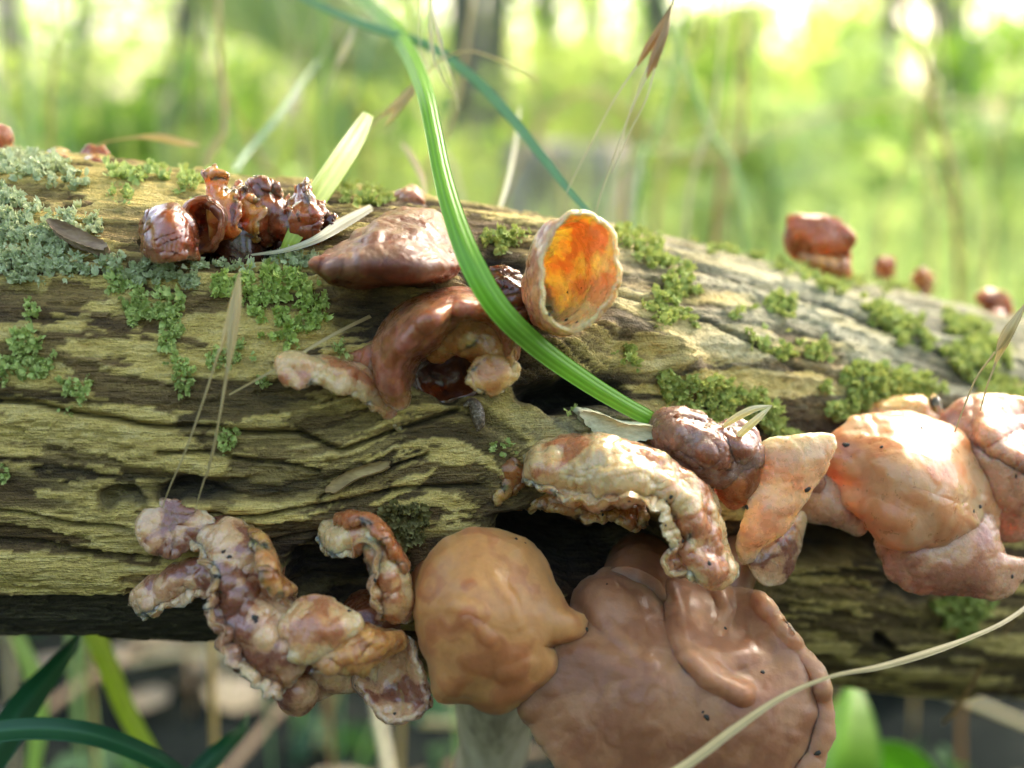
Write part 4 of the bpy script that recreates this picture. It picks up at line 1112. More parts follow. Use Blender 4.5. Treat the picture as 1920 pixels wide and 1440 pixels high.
e.stem([(735, 1110, 194), (745, 1090, 204), (750, 1070, 218)], [4, 4.5, 5], "plum")
e.specks([(703, 1088, 5), (790, 1080, 4)])

# --- thin grey jelly web below the peach wing
e = Ear("grey_jelly_film", (1460, 1000, 238), "thin see-through grey jelly ear hanging under the peach wing")
e.add("cap", solid(disc([(1405, 1040), (1440, 1000), (1480, 975), (1505, 960), (1500, 1000), (1480, 1050), (1465, 1090), (1430, 1095), (1408, 1070)], 209, 2, (0.03, -0.01)), True, 1.8, [(0.6, 4, True)], 141, True), "jelly")
e.stem([(1460, 1010, 210), (1470, 990, 222), (1480, 970, 250)], [3, 3.5, 5], "jelly")

# --- dark wet ears in the hollow on top
SHIFT = -9.0
e = Ear("dark_wet_ear", (340, 470, 208), "dark wet red-brown jelly ear rolled into a loop on the crest of the log")
e.add("loop", solid(disc([(348, 455, 3), (334, 425, 1), (340, 394, 0), (364, 374, 0), (396, 376, 0), (417, 402, 0), (414, 440, 1), (392, 470, 3), (368, 474, 5)], 196.5, -5.5, (0, -0.01), (378, 425), rim=-0.8, rimw=0.3), True, 1.3, [(0.5, 4, False), (0.3, 3, True)], 151, True, ruffle=0.3), "maroon")
e.add("fold", solid(band([(272, 440, 276, 470, 207, 1, 2), (285, 400, 290, 488, 205, 3, 3), (305, 384, 310, 492, 203, 4, 4), (325, 384, 330, 492, 203, 4, 4), (345, 398, 350, 490, 205, 3, 4), (358, 420, 362, 486, 208, 2, 3)], 90, 50), False, 2.2, [(0.7, 4, True), (0.3, 1.6, True)], 152, ragged=0.5), "maroon")
e.stem([(330, 450, 207), (335, 470, 210), (338, 485, 220)], [6, 6, 6], "dark")
SHIFT = -16.0
e = Ear("ragged_jelly_ear", (450, 440, 218), "ragged torn rust-red jelly ear with blackened tips, standing in the hollow")
SHIFT = 0.0
def torn(x0, x1, ys, d0, sd, mt, nm, foot=480):
    secs = []
    for k, y in enumerate(ys):
        x = x0 + (x1 - x0) * k / (len(ys) - 1); m_ = (x0 + x1) / 2
        secs.append([(m_ + (x - m_) * 0.7, foot, d0 + 8), (m_ + (x - m_) * 0.8, 445, d0 + 1.5), (m_ + (x - m_) * 0.95, 405, d0), (x, y + 26, d0 + 1.5 + 0.8 * math.sin(k * 1.3)), (x, y, d0 + 3.5)])
    e.add(nm, solid(strip(secs, 110, 70), False, 0.9, [(0.9, 3.4, False), (0.5, 2.7, False), (0.3, 2.4, True)], sd, ragged=1.7, ruffle=0.45), mt)
torn(386, 448, [330, 317, 322, 346, 350, 340], 197.5, 161, "rust", "front_fold")
torn(428, 492, [352, 336, 334, 348, 356, 350], 199.5, 162, "rust", "middle_fold")
torn(470, 516, [356, 344, 327, 334, 360], 201.0, 163, "maroon", "back_fold")
SHIFT = -16.0
e.stem([(445, 455, 214), (448, 475, 216), (450, 490, 226)], [5, 5, 5], "dark")
e = Ear("ragged_jelly_ear", (550, 440, 222), "blackish ragged jelly ear next to the yellow-green blade")
SHIFT = 0.0
torn(502, 556, [360, 350, 354, 368, 376], 200.5, 171, "maroon", "front_fold", 470)
torn(540, 602, [374, 364, 336, 332, 364, 384], 199.5, 172, "maroon", "middle_fold", 470)
torn(586, 630, [386, 384, 392, 400], 202.0, 173, "dark", "back_fold", 455)
SHIFT = -16.0
e.stem([(550, 440, 219), (555, 460, 222), (560, 470, 232)], [6, 6, 5], "dark")

SHIFT = 0.0
# --- small ears along the crest
def small_ear(outline, dd, mat, label, seed, name="small_jelly_ear", stem_to=None, dome=1.4):
    o = np.array(outline, float); c = o.mean(0)
    foot = stem_to or (c[0], o[:, 1].max() + 4)
    fd = logd(*foot) or dd + 6
    e = Ear(name, (foot[0], foot[1], fd), label)
    e.add("cap", solid(disc(outline, dd, dome, (0, 0.02), nr_=36, nt=80), True, 1.3, [(0.6, 3.5, False), (0.3, 3, True)], seed, True, ragged=0.5, ruffle=0.6), mat)
    e.stem([(c[0], c[1] + (o[:, 1].max() - c[1]) * 0.3, dd + 0.5), (foot[0], foot[1] - 4, (dd + fd) / 2), (foot[0], foot[1] + 6, fd + 4)], [3, 2.6, 3], mat)
    return e
e = small_ear([(1472, 428), (1480, 408), (1515, 402), (1550, 405), (1580, 420), (1600, 440), (1592, 470), (1585, 500), (1560, 492), (1530, 480), (1495, 485), (1475, 460)], 262, "orange", "solitary orange-brown jelly ear standing on the log's far crest", 181, "standing_jelly_ear", (1560, 512), 2.5)
e.add("lower_lip", solid(disc([(1500, 478), (1540, 485), (1580, 492), (1590, 515), (1565, 520), (1530, 500)], 262, 2), True, 2, [(0.5, 4, True)], 182, True), "plum")
small_ear([(153, 290), (165, 277), (185, 278), (200, 288), (196, 302), (180, 314), (162, 312)], 232, "orange", "small translucent orange jelly ear on the log's back edge", 191)
small_ear([(99, 296), (112, 291), (126, 300), (120, 308), (104, 307)], 232, "plum", "tiny brown jelly ear bud near the small orange one", 192, dome=1.5)
small_ear([(-20, 250), (0, 236), (14, 250), (18, 270), (8, 284), (-20, 286)], 226, "pink", "pinkish jelly ear rising where lichen covers the back edge", 193)
small_ear([(-22, 306), (-4, 298), (6, 310), (4, 330), (-8, 345), (-22, 340)], 222, "pink", "greyish pink jelly ear below the pinkish one", 194)
small_ear([(748, 372), (760, 362), (782, 362), (796, 372), (780, 380), (760, 380)], 226, "pink", "flat pale pinkish jelly ear bud behind the grey-brown cap", 195, dome=1.5)
small_ear([(1645, 495), (1655, 486), (1668, 492), (1668, 505), (1652, 508)], 285, "orange", "tiny red-orange jelly ear bud on the far crest", 196, dome=1.5)
small_ear([(1718, 514), (1728, 504), (1742, 512), (1740, 526), (1724, 528)], 288, "plum", "tiny dark red jelly ear bud on the far crest", 197, dome=1.5)
small_ear([(1830, 556), (1850, 543), (1878, 550), (1896, 572), (1890, 598), (1870, 590), (1845, 575)], 290, "orange", "small reddish jelly ear where the log bends down to the ground", 198)
# ------------------------------------------------------------------ grass on and around the log
def grass_mat(name, c0, c1, trans=0.35, rough=0.4, stripes=True):
    m, t, b = new_mat(name)
    n1 = noisen(t, 160, 3, 0.6)
    c = mixc(t, n1, c0, c1)
    if stripes:
        c = mixc(t, mathn(t, 'MULTIPLY', attr(t, "rib"), 0.5), c, tuple(min(1, x * 1.35 + 0.02) for x in c1))
    t.links.new(c, b.inputs["Base Color"])
    b.inputs["Roughness"].default_value = rough
    tr = N(t, "ShaderNodeBsdfTranslucent")
    t.links.new(mixc(t, 1.0, c, (1.5, 1.5, 0.9), 'MULTIPLY'), tr.inputs[0])
    mx = N(t, "ShaderNodeMixShader"); mx.inputs[0].default_value = trans
    t.links.new(b.outputs[0], mx.inputs[1]); t.links.new(tr.outputs[0], mx.inputs[2])
    t.links.new(mx.outputs[0], t.nodes["Material Output"].inputs[0])
    return m
GM = {
    "green": grass_mat("fresh_grass", (0.15, 0.34, 0.025), (0.23, 0.46, 0.045)),
    "teal": grass_mat("bluish_grass", (0.13, 0.28, 0.14), (0.21, 0.38, 0.21)),
    "deep": grass_mat("deep_green_grass", (0.018, 0.10, 0.035), (0.03, 0.15, 0.05), 0.25),
    "lime": grass_mat("yellow_green_grass", (0.30, 0.42, 0.04), (0.42, 0.50, 0.08)),
    "straw": grass_mat("dry_straw", (0.42, 0.33, 0.15), (0.62, 0.52, 0.28), 0.3, 0.5),
    "pale": grass_mat("bleached_straw", (0.50, 0.46, 0.32), (0.72, 0.68, 0.52), 0.3, 0.5),
    "brown": grass_mat("brown_straw", (0.30, 0.17, 0.06), (0.48, 0.31, 0.13), 0.3, 0.5),
    "mint": grass_mat("pale_green_stem", (0.30, 0.46, 0.16), (0.45, 0.58, 0.28), 0.3, 0.5),
}
def ribbon(pts, widths, twist=0.0, fold=0.25, nv=13, n=70, ribs=3, world=False, thick=0.12, tw2=None):
    """grass blade: pts (px,py,depth mm) or world points, widths in mm; ribbed V-section with thickness"""
    W = np.array(pts, float) if world else np.array([P(*q) for q in pts])
    q = crom(np.hstack([W, np.array(widths, float)[:, None] * MM]), n)
    C, wd = q[:, :3], np.maximum(q[:, 3], 0.05 * MM)
    T = np.gradient(C, axis=0); T /= np.linalg.norm(T, axis=1)[:, None] + 1e-12
    view = C - CAM; view /= np.linalg.norm(view, axis=1)[:, None]
    S = np.cross(T, view); S /= np.linalg.norm(S, axis=1)[:, None] + 1e-12
    Nn = np.cross(S, T)
    tw = np.linspace(twist, twist if tw2 is None else tw2, n)[:, None]
    S, Nn = S * np.cos(tw) + Nn * np.sin(tw), Nn * np.cos(tw) - S * np.sin(tw)
    v = np.linspace(-1, 1, nv)[None]
    rib = np.cos(v * math.pi * (ribs + 0.5)) * np.ones((n, 1))
    prof = fold * np.abs(v) * wd[:, None] * 0.5 + 0.03 * MM * rib * min(1, wd.max() / (1.5 * MM))
    G = C[:, None] + S[:, None] * (v * wd[:, None] * 0.5)[..., None] + Nn[:, None] * prof[..., None]
    A = G + Nn[:, None] * thick * MM * 0.5; B = G - Nn[:, None] * thick * MM * 0.5
    A[:, [0, -1]] = G[:, [0, -1]] + Nn[:, None] * thick * MM * 0.1
    m_ = n * nv
    V = np.vstack([A.reshape(-1, 3), B.reshape(-1, 3)])
    F = [grid_faces(n, nv), grid_faces(n, nv, False, m_, True)]
    loop = np.concatenate([np.arange(nv), np.arange(1, n) * nv + nv - 1, (n - 1) * nv + np.arange(nv - 2, -1, -1), np.arange(n - 2, -1, -1) * nv])
    a, b2 = loop[:-1], loop[1:]
    F.append(np.stack([b2, b2 + m_, a + m_, a], 1))
    return V, np.vstack(F), {"rib": np.tile(sstep(0.3, 1.0, rib).reshape(-1), 2)}

def blade(name, pts, widths, mat, label, cat="grass blade", group=None, **kw):
    V, F, at = ribbon(pts, widths, **kw)
    o = single(name, V, F, GM[mat], np.array(V[0]), attrs=at)
    tag(o, label, cat, group)
    return o

# the bright blade lying across the ears: its tip is pinned under the wrinkled ear, its culm stands behind the log
gb = P(500, -330, 520); gb[2] = 0.0
e = empty("grass_plant", gb)
tag(e, "long fresh green ribbed grass blade arching over the ears from behind the log", "grass blade")
V, F, at = ribbon([(600, -60, 400), (668, -14, 345), (722, 36, 292), (762, 92, 250), (794, 165, 218), (812, 240, 206), (828, 320, 197), (850, 400, 189), (884, 490, 183.5), (936, 578, 184), (1010, 650, 189), (1100, 715, 195), (1170, 758, 199), (1222, 786, 202), (1250, 805, 205)],
                  [3.0, 3.6, 3.6, 3.4, 3.0, 2.8, 2.9, 3.2, 3.6, 3.6, 3.3, 3.0, 2.7, 2.5, 1.8], fold=0.30, n=150, ribs=4, nv=21, twist=-0.25, tw2=0.2)
part("blade", V, F, GM["green"], e, attrs=at)
c0 = P(600, -60, 400)
V, F = tube_t([gb + [0, 0, -0.01], (gb + c0) / 2 + [0.004, 0.01, 0], c0, P(540, -160, 440)], [0.0016, 0.0014, 0.0012, 0.0006], 10, 30)
part("culm", V, F, GM["mint"], e, attrs={"rib": np.zeros(len(V))})

def bg_grass(name, pts, widths, mat, label, foot=None, **kw):
    """blade that runs off behind the log: extend it to the ground"""
    V, F, at = ribbon(pts, widths, **kw)
    return tag(single(name, V, F, GM[mat], np.array(V[0]), attrs=at), label, "grass blade")

bg_grass("grass_shoot", [(480, -60, 300), (560, -8, 290), (680, 45, 275), (800, 85, 262), (880, 140, 252), (945, 205, 246), (1010, 285, 240), (1065, 355, 234), (1118, 418, 226), (1140, 470, 221)], [0.6, 1.2, 1.7, 1.9, 2.0, 2.0, 1.7, 1.3, 0.9, 0.5], "teal", "thin bluish-green grass blade slanting down to the rim of the amber cup")
bg_grass("grass_shoot", [(522, 488, 200), (548, 448, 199), (590, 375, 203), (640, 300, 212), (672, 250, 220), (692, 212, 226)], [0.8, 2.4, 3.6, 3.9, 3.4, 2.0], "lime", "short blunt yellow-green grass blade rising from the hollow by the ragged ears", fold=0.15)
bg_grass("grass_shoot", [(470, 478, 200), (530, 470, 198), (590, 450, 198), (640, 420, 203), (698, 388, 210)], [0.3, 0.7, 1.2, 1.9, 1.2], "pale", "dry bleached grass leaf lying behind the grey-brown cap")
bg_grass("grass_shoot", [(440, 320, 300), (470, 278, 310), (520, 220, 322), (570, 150, 340), (600, 110, 350)], [1.2, 1.3, 1.3, 1.1, 0.8], "teal", "short bluish-green blade standing behind the log's back edge", fold=0.1)
bg_grass("grass_stalk", [(430, 740, 187), (520, 690, 186), (620, 630, 190), (700, 590, 199), (735, 570, 207)], [0.25, 0.35, 0.45, 0.6, 0.5], "straw", "thin straw stalk resting on the log under the capped ear", fold=0.1)
bg_grass("grass_shoot", [(780, 432, 213), (880, 448, 214), (920, 462, 213), (960, 475, 207)], [0.3, 0.6, 0.5, 0.3], "pale", "short curled bleached straw between the blade and the amber cup", fold=0.1)
bg_grass("grass_shoot", [(930, 410, 250), (950, 350, 258), (965, 280, 268), (975, 200, 280)], [0.5, 0.9, 0.9, 0.4], "pale", "dry upright bleached blade behind the crest of the log", fold=0.1)
bg_grass("grass_shoot", [(800, 372, 240), (790, 330, 250), (770, 290, 262), (752, 268, 275)], [0.5, 1.3, 1.3, 0.6], "straw", "bent dry grass leaf behind the crest beside the fresh blade", fold=0.2)
bg_grass("grass_stalk", [(150, 300, 252), (190, 270, 250), (250, 258, 250), (300, 258, 250), (345, 268, 252), (375, 272, 256)], [0.2, 0.3, 0.5, 1.6, 1.5, 0.3], "straw", "arched dry grass ear above the small orange jelly ear", fold=0.2)

def spikelet(stalk, glumes, awns, mat, label, gmat=None, awn_r=0.15):
    """brome-like spikelet: stalk, bristle-tipped glumes, awns; points are (px,py,depth)"""
    b0 = P(*(stalk[0] if stalk else glumes[0][0][0]))
    e = empty("grass_spikelet", b0)
    tag(e, label, "spikelet", "dry grass spikelets")
    if stalk:
        V, F = tube_t([P(*q) for q in stalk], np.full(len(stalk), 0.16 * MM), 8, 40)
        part("stalk", V, F, GM[mat], e, attrs={"rib": np.zeros(len(V))})
    for pts, wd in glumes:
        V, F, at = ribbon(pts, [0.15] + [wd * 1.25] * (len(pts) - 2) + [0.15], fold=0.7, n=30, nv=9, ribs=2, thick=0.15)
        part("glume", V, F, GM[gmat or mat], e, attrs=at)
    for pts in awns:
        V, F = tube_t([P(*q) for q in pts], np.linspace(awn_r * 1.25, awn_r * 0.6, len(pts)) * MM, 6, 40)
        part("awn", V, F, GM[mat], e, attrs={"rib": np.zeros(len(V))})
spikelet(None, [([(449, 508, 181), (440, 560, 181), (428, 610, 181.5), (412, 660, 182)], 0.95), ([(449, 508, 180.5), (446, 570, 180.5), (436, 640, 181), (428, 700, 182)], 0.85), ([(446, 515, 180.8), (436, 580, 180.8), (430, 640, 181), (426, 690, 182)], 0.6)],
         [[(412, 655, 182), (385, 740, 183), (350, 840, 185), (320, 910, 187), (304, 952, 189)], [(428, 690, 182), (412, 780, 183), (395, 860, 185), (375, 925, 187), (366, 960, 189)], [(427, 680, 182), (415, 760, 184), (402, 840, 186), (388, 895, 188)]],
         "straw", "long-bristled straw spikelet hanging in front of the bright lichen rosette")
spikelet([(1330, -170, 225), (1290, -70, 224), (1262, 6, 222)], [([(1262, 6, 222), (1240, 50, 221), (1215, 90, 221), (1192, 128, 222)], 1.1), ([(1260, 10, 222), (1242, 70, 220), (1226, 110, 220), (1212, 150, 221)], 1.2), ([(1258, 14, 222), (1248, 60, 220), (1234, 100, 220), (1228, 130, 221)], 0.9)],
         [[(1195, 122, 222), (1150, 190, 222), (1105, 275, 223), (1070, 345, 224), (1062, 362, 224)], [(1212, 145, 221), (1180, 215, 221), (1150, 300, 222), (1128, 360, 223), (1116, 402, 224)], [(1228, 125, 221), (1212, 185, 221), (1180, 250, 221), (1148, 325, 222)], [(1222, 110, 221), (1200, 160, 221), (1175, 230, 222), (1160, 290, 222)]],
         "pale", "large brown-hulled spikelet with four long bristles hanging above the amber cup", "brown")
spikelet(None, [([(1448, 760, 196), (1410, 768, 196), (1372, 788, 198), (1348, 808, 200)], 0.9), ([(1448, 760, 196), (1420, 785, 196), (1390, 812, 198), (1368, 842, 200)], 0.9)],
         [[(1350, 805, 200), (1338, 822, 201), (1330, 836, 202)], [(1370, 838, 200), (1362, 855, 202), (1358, 868, 203)]], "pale", "short pale bent spikelet resting on the wrinkled grey ear")
spikelet([(2010, 470, 200), (1960, 520, 200), (1925, 565, 201)], [([(1925, 565, 201), (1905, 600, 201), (1880, 650, 202), (1862, 690, 203)], 1.0), ([(1922, 570, 201), (1898, 610, 200), (1880, 640, 201), (1868, 660, 202)], 1.3)],
         [[(1866, 660, 202), (1830, 710, 203), (1805, 770, 203), (1790, 810, 203)], [(1868, 680, 203), (1852, 720, 203), (1842, 755, 204), (1838, 770, 204)]], "straw", "dry straw spikelet hanging over the largest peach ear")
spikelet([(860, -180, 250), (835, -80, 246), (812, 0, 244)], [([(808, -10, 244), (815, 40, 243), (825, 80, 243), (832, 110, 243)], 0.7), ([(806, -10, 244), (806, 50, 243), (810, 90, 243), (818, 130, 243)], 0.6)],
         [[(830, 100, 243), (845, 140, 243), (856, 180, 243), (860, 208, 243)], [(818, 120, 243), (834, 155, 243), (850, 175, 243), (858, 190, 244)], [(812, 60, 243), (812, 90, 243), (814, 115, 243)], [(788, -20, 244), (787, 60, 244), (788, 130, 244)]], "pale", "pale bristly spikelet dangling beside the bluish grass blade")
spikelet([(1010, 150, 262), (940, 115, 256), (880, 96, 252), (830, 110, 250), (798, 140, 249)], [([(798, 140, 249), (770, 170, 248), (745, 195, 248), (706, 224, 248)], 1.3), ([(796, 145, 249), (772, 175, 248), (740, 215, 248), (722, 238, 248)], 0.8)],
         [[(710, 220, 248), (690, 245, 248), (660, 280, 248)]], "straw", "pale hulled spikelet hooked across the fresh green blade")
spikelet([(760, -60, 300), (700, 20, 298), (662, 55, 296)], [([(665, 45, 296), (655, 75, 295), (640, 105, 295), (628, 130, 295)], 1.2)], [[(632, 125, 295), (615, 165, 295), (605, 195, 295)]], "pale", "small blurred silvery spikelet behind the fresh green blade")
spikelet([(640, 40, 330), (600, 110, 326), (568, 160, 324)], [([(568, 160, 324), (558, 185, 323), (550, 205, 323), (545, 215, 323)], 1.6)], [[(548, 210, 323), (540, 240, 323), (532, 275, 323)]], "pale", "plump silvery spikelet beside the short bluish blade")

# dry stalks in front of the huge lower ear
tag(single("grass_stalk", *ribbon([(1180, 1500, 172), (1290, 1432, 175), (1380, 1365, 178), (1470, 1305, 181), (1560, 1268, 184), (1650, 1250, 188), (1740, 1224, 193), (1820, 1195, 199), (1890, 1162, 206), (1960, 1110, 215), (2060, 1030, 228)], [1.3, 1.35, 1.2, 0.8, 0.55, 0.9, 1.1, 0.75, 0.7, 0.7, 0.5], fold=0.3, n=120)[:2], GM["straw"], P(1290, 1432, 175), attrs={"rib": np.zeros(2 * 120 * 13)}),
    "flat straw stalk crossing in front of the huge lower ear", "grass stalk")
V, F = tube_t([P(*q) for q in [(1990, 1060, 250), (1920, 1135, 254), (1860, 1220, 260), (1800, 1320, 268), (1768, 1356, 272)]], np.array([0.5, 0.55, 0.5, 0.42, 0.3]) * MM, 10, 50)
tag(single("grass_stalk", V, F, GM["brown"], P(1768, 1356, 272), attrs={"rib": np.zeros(len(V))}), "thin tan stalk leaning on the log's shaded underside", "grass stalk")

# blades below the log
blade("grass_shoot", [(-120, 1560, 230), (-30, 1440, 234), (40, 1330, 240), (95, 1262, 246), (138, 1208, 252), (160, 1160, 258)], [4, 6.5, 6.0, 4.4, 2.2, 0.6], "deep", "broad deep green blade rising towards the log's underside", fold=0.5, ribs=1)
blade("grass_shoot", [(-140, 1392, 215), (-40, 1376, 216), (60, 1366, 218), (160, 1374, 221), (250, 1404, 225), (330, 1450, 230), (420, 1540, 240)], [3, 3.6, 3.8, 3.8, 3.6, 3.2, 3.0], "deep", "deep green blade arching over below the log", fold=0.3, ribs=1)
blade("grass_shoot", [(330, 1520, 240), (372, 1450, 243), (420, 1400, 246), (452, 1370, 250), (466, 1338, 254)], [4.0, 4.2, 3.4, 2.2, 0.4], "deep", "short pointed deep green blade below the lumpy grey ear", fold=0.4, ribs=1)
blade("grass_shoot", [(160, 1150, 300), (195, 1230, 300), (235, 1330, 302), (285, 1420, 305), (330, 1500, 312)], [4.6, 4.8, 4.6, 4.2, 3.6], "lime", "wide lime-green stem leaning behind the log's lower edge", fold=0.2)
blade("grass_shoot", [(30, 1190, 340), (60, 1260, 342), (75, 1340, 346), (62, 1440, 352), (60, 1520, 362)], [3.5, 4.5, 4.4, 3.8, 3.6], "mint", "blurred pale green stem standing behind the broad deep green blade", fold=0.2)

# green leaf low at the right
def broad_leaf(name, pts, wd, mat, label, twist=0.3):
    V, F, at = ribbon(pts, wd, fold=0.35, n=60, nv=17, ribs=1, twist=twist, thick=0.25)
    o = single(name, V, F, GM[mat], np.array(V[0]), attrs=at)
    tag(o, label, "leaf")
broad_leaf("broad_leaf", [(1500, 1600, 330), (1540, 1500, 335), (1570, 1420, 340), (1590, 1340, 350), (1600, 1270, 362)], [4, 16, 22, 14, 1], "green", "broad fresh green leaf behind the rim of the huge lower ear")
broad_leaf("broad_leaf", [(1800, 1580, 360), (1730, 1500, 355), (1670, 1440, 352), (1600, 1400, 352)], [4, 14, 16, 1], "green", "second green leaf lying low behind the flat straw stalk", 0.6)
# ------------------------------------------------------------------ litter, plants and trees behind
LFM = {
    "lime": leaf_mat("lime_foliage", (0.26, 0.34, 0.12), (0.40, 0.47, 0.21), 0.5),
    "green": leaf_mat("green_foliage", (0.11, 0.21, 0.04), (0.20, 0.32, 0.08), 0.5),
    "mint": leaf_mat("pale_meadow_grass", (0.26, 0.38, 0.17), (0.44, 0.53, 0.30), 0.45),
    "deep": leaf_mat("shade_leaf", (0.02, 0.07, 0.03), (0.05, 0.12, 0.05), 0.3),
    "brown": leaf_mat("dead_leaf_brown", (0.05, 0.036, 0.024), (0.15, 0.115, 0.075), 0.1, scale=60),
    "tan": leaf_mat("dead_leaf_tan", (0.13, 0.10, 0.065), (0.28, 0.23, 0.16), 0.1, scale=60),
}
TRUNK = wood_mat("tree_bark", (0.05, 0.045, 0.035), (0.13, 0.12, 0.10), (0.24, 0.23, 0.20), 30)

def leaf_cloud(centres, spread, n, size, seed, droop=0.3):
    """many pointed leaves around branch tips: two quads each, bent along the midrib"""
    r = np.random.default_rng(seed)
    c = centres[r.integers(len(centres), size=n)]
    p = c + r.normal(0, 1, (n, 3)) * spread
    a = r.uniform(0, 2 * math.pi, n); el = r.uniform(-0.9, 0.4, n) - droop
    ax = np.stack([np.cos(a) * np.cos(el), np.sin(a) * np.cos(el), np.sin(el)], 1)
    ref = r.normal(0, 1, (n, 3)); ref[:, 2] += 1.0
    sd = np.cross(ax, ref); sd /= np.linalg.norm(sd, axis=1)[:, None] + 1e-9
    nn = np.cross(sd, ax)
    s = size * r.uniform(0.6, 1.3, n)[:, None]
    L, Rr, B, T, Mm = p + ax * s * 0.5 + sd * s * 0.36 + nn * s * 0.12, p + ax * s * 0.5 - sd * s * 0.36 + nn * s * 0.12, p, p + ax * s, p + ax * s * 0.5
    V = np.stack([B, L, T, Rr, Mm], 1).reshape(-1, 3)
    k = np.arange(n)[:, None] * 5
    F = np.vstack([k + np.array([[0, 4, 1]]), k + np.array([[1, 4, 2]]), k + np.array([[0, 3, 4]]), k + np.array([[3, 2, 4]])])
    return V, F, {"tone": np.repeat(r.uniform(0, 1, n), 5)}

def tree(name, base, h, rad, lean, mat, label, cat, seed, crown0=0.35, leaf=0.07, nleaf=1500, spread=0.22, group=None, width=0.35, limbs=11, trunkmat=None):
    r = np.random.default_rng(seed)
    b0 = np.array([base[0], base[1], -0.02])
    e = empty(name, b0)
    tag(e, label, cat, group)
    top = b0 + np.array([lean[0], lean[1], h])
    mid = (b0 + top) / 2 + np.append(r.normal(0, 0.03 * h, 2), 0)
    pts = crom([b0, mid, top], 30)
    V, F = tube_t(pts, rad * np.linspace(1.15, 0.25, 30), 12)
    parts = [(V, F)]
    tips = []
    for i in range(limbs):
        f = crown0 + (1 - crown0) * (i + 0.5) / limbs
        p = pts[int(f * 29)]
        a = i * 2.4 + r.uniform(0, 0.8)
        ln = h * width * (1.15 - 0.7 * (f - crown0) / (1 - crown0)) * r.uniform(0.7, 1.15)
        q = p + np.array([math.cos(a) * ln, math.sin(a) * ln, ln * r.uniform(0.15, 0.6)])
        m_ = (p + q) / 2 + np.array([0, 0, ln * 0.08])
        cv = crom([p, m_, q], 10)
        parts.append(tube_t(cv, rad * 0.32 * np.linspace(1, 0.2, 10), 6))
        tips += [cv[4], cv[6], cv[8], cv[9]]
    V, F = merge(parts)
    part("trunk", V, F, trunkmat or TRUNK, e)
    V, F, at = leaf_cloud(np.array(tips), spread * h * 0.3, nleaf, leaf, seed + 1)
    part("crown", V, F, LFM[mat], e, smooth=False, attrs=at)
    return e

def gx(px, dist):      # world x for a photograph column at a horizontal distance
    return (px - 960) / FPX * dist

TREES = [
    # px, dist, height, radius, lean, leaf kind, label
    (880, 2.6, 2.6, 0.035, (0.02, 0.1), "green", "slim grey trunk rising behind the fresh green grass blade"),
    (925, 4.2, 4.0, 0.045, (-0.05, 0.2), "green", "darker slim trunk just behind the slim grey one"),
    (1215, 4.6, 4.2, 0.06, (0.06, 0.1), "green", "straight dark trunk behind the brown-hulled spikelet"),
    (1640, 2.9, 2.2, 0.024, (0.22, 0.3), "lime", "thin grey sapling leaning at the edge of the pale grass"),
    (80, 3.4, 3.2, 0.03, (0.05, 0), "lime", "slender sapling behind the pale lichen fuzz"),
    (330, 7.0, 4.6, 0.06, (0.1, 0), "lime", "leafy tree behind the short bluish blade"),
    (620, 5.6, 5.0, 0.07, (-0.1, 0), "green", "broad leafy tree behind the plump silvery spikelet"),
    (1020, 7.5, 5.2, 0.08, (0.1, 0), "lime", "leafy tree standing behind the old stump"),
    (1330, 9.0, 1.25, 0.05, (0.02, 0), "lime", "low bush under the bright gap of sky"),
    (1800, 6.2, 4.6, 0.07, (-0.1, 0), "green", "leafy tree behind the leaning sapling"),
    (2050, 4.2, 3.6, 0.06, (-0.1, 0), "lime", "leafy tree past the far bend of the log"),
    (-120, 8.5, 4.6, 0.06, (0.1, 0), "lime", "leafy tree behind the slender sapling"),
]
for i, (px, dist, h, rad, lean, kind, label) in enumerate(TREES):
    tree("leafy_tree", (gx(px, dist), dist), h, rad, lean, kind, label, "tree", 300 + i, crown0=0.12 if i > 4 else 0.5, leaf=0.06 if dist < 5 else 0.09, nleaf=3000 if i > 4 else 600, spread=0.22, group="trees behind the log")
FAR = [(150, 15), (480, 17), (760, 14), (1080, 18), (1560, 24), (1760, 14), (1960, 16), (-150, 16), (2200, 20)]
for i, (px, dist) in enumerate(FAR):
    tree("leafy_tree", (gx(px, dist), dist), 2.8 if px == 1560 else 7.5, 0.14, (0.1, 0), ("lime", "green")[i % 2], "far leafy tree closing off the wood", "tree", 340 + i, crown0=0.05, leaf=0.17, nleaf=4200, spread=0.28, group="far trees of the wood")
SHRUBS = [(60, 1.9, 0.40), (250, 1.5, 0.34), (450, 2.2, 0.46), (640, 1.7, 0.40), (760, 3.0, 0.6), (1010, 2.0, 0.42), (1120, 1.7, 0.40), (1290, 2.2, 0.42), (1420, 1.6, 0.34), (1560, 2.4, 0.45), (1760, 2.0, 0.44), (1900, 1.6, 0.36)]
SHRUB_AT = ["below the slender sapling", "behind the arched dry grass ear", "behind the ragged ears", "behind the yellow-green blade", "between the grey trunks and the leafy trees", "just past the old stump", "beside the old stump",
            "at the foot of the straight dark trunk", "behind the upright bleached stalks", "under the bright gap of sky", "at the foot of the leaning sapling", "past the far bend of the log"]
for i, (px, dist, h) in enumerate(SHRUBS):
    tree("leafy_shrub", (gx(px, dist), dist), h, 0.006, (0.02, 0.03), ("mint", "green", "mint")[i % 3] if px > 1200 else ("lime", "green", "lime")[i % 3], "knee-high leafy shrub " + SHRUB_AT[i], "shrub", 400 + i, crown0=0.1, leaf=0.045, nleaf=420, spread=0.25, group="shrubs behind the log", width=0.4, limbs=9)

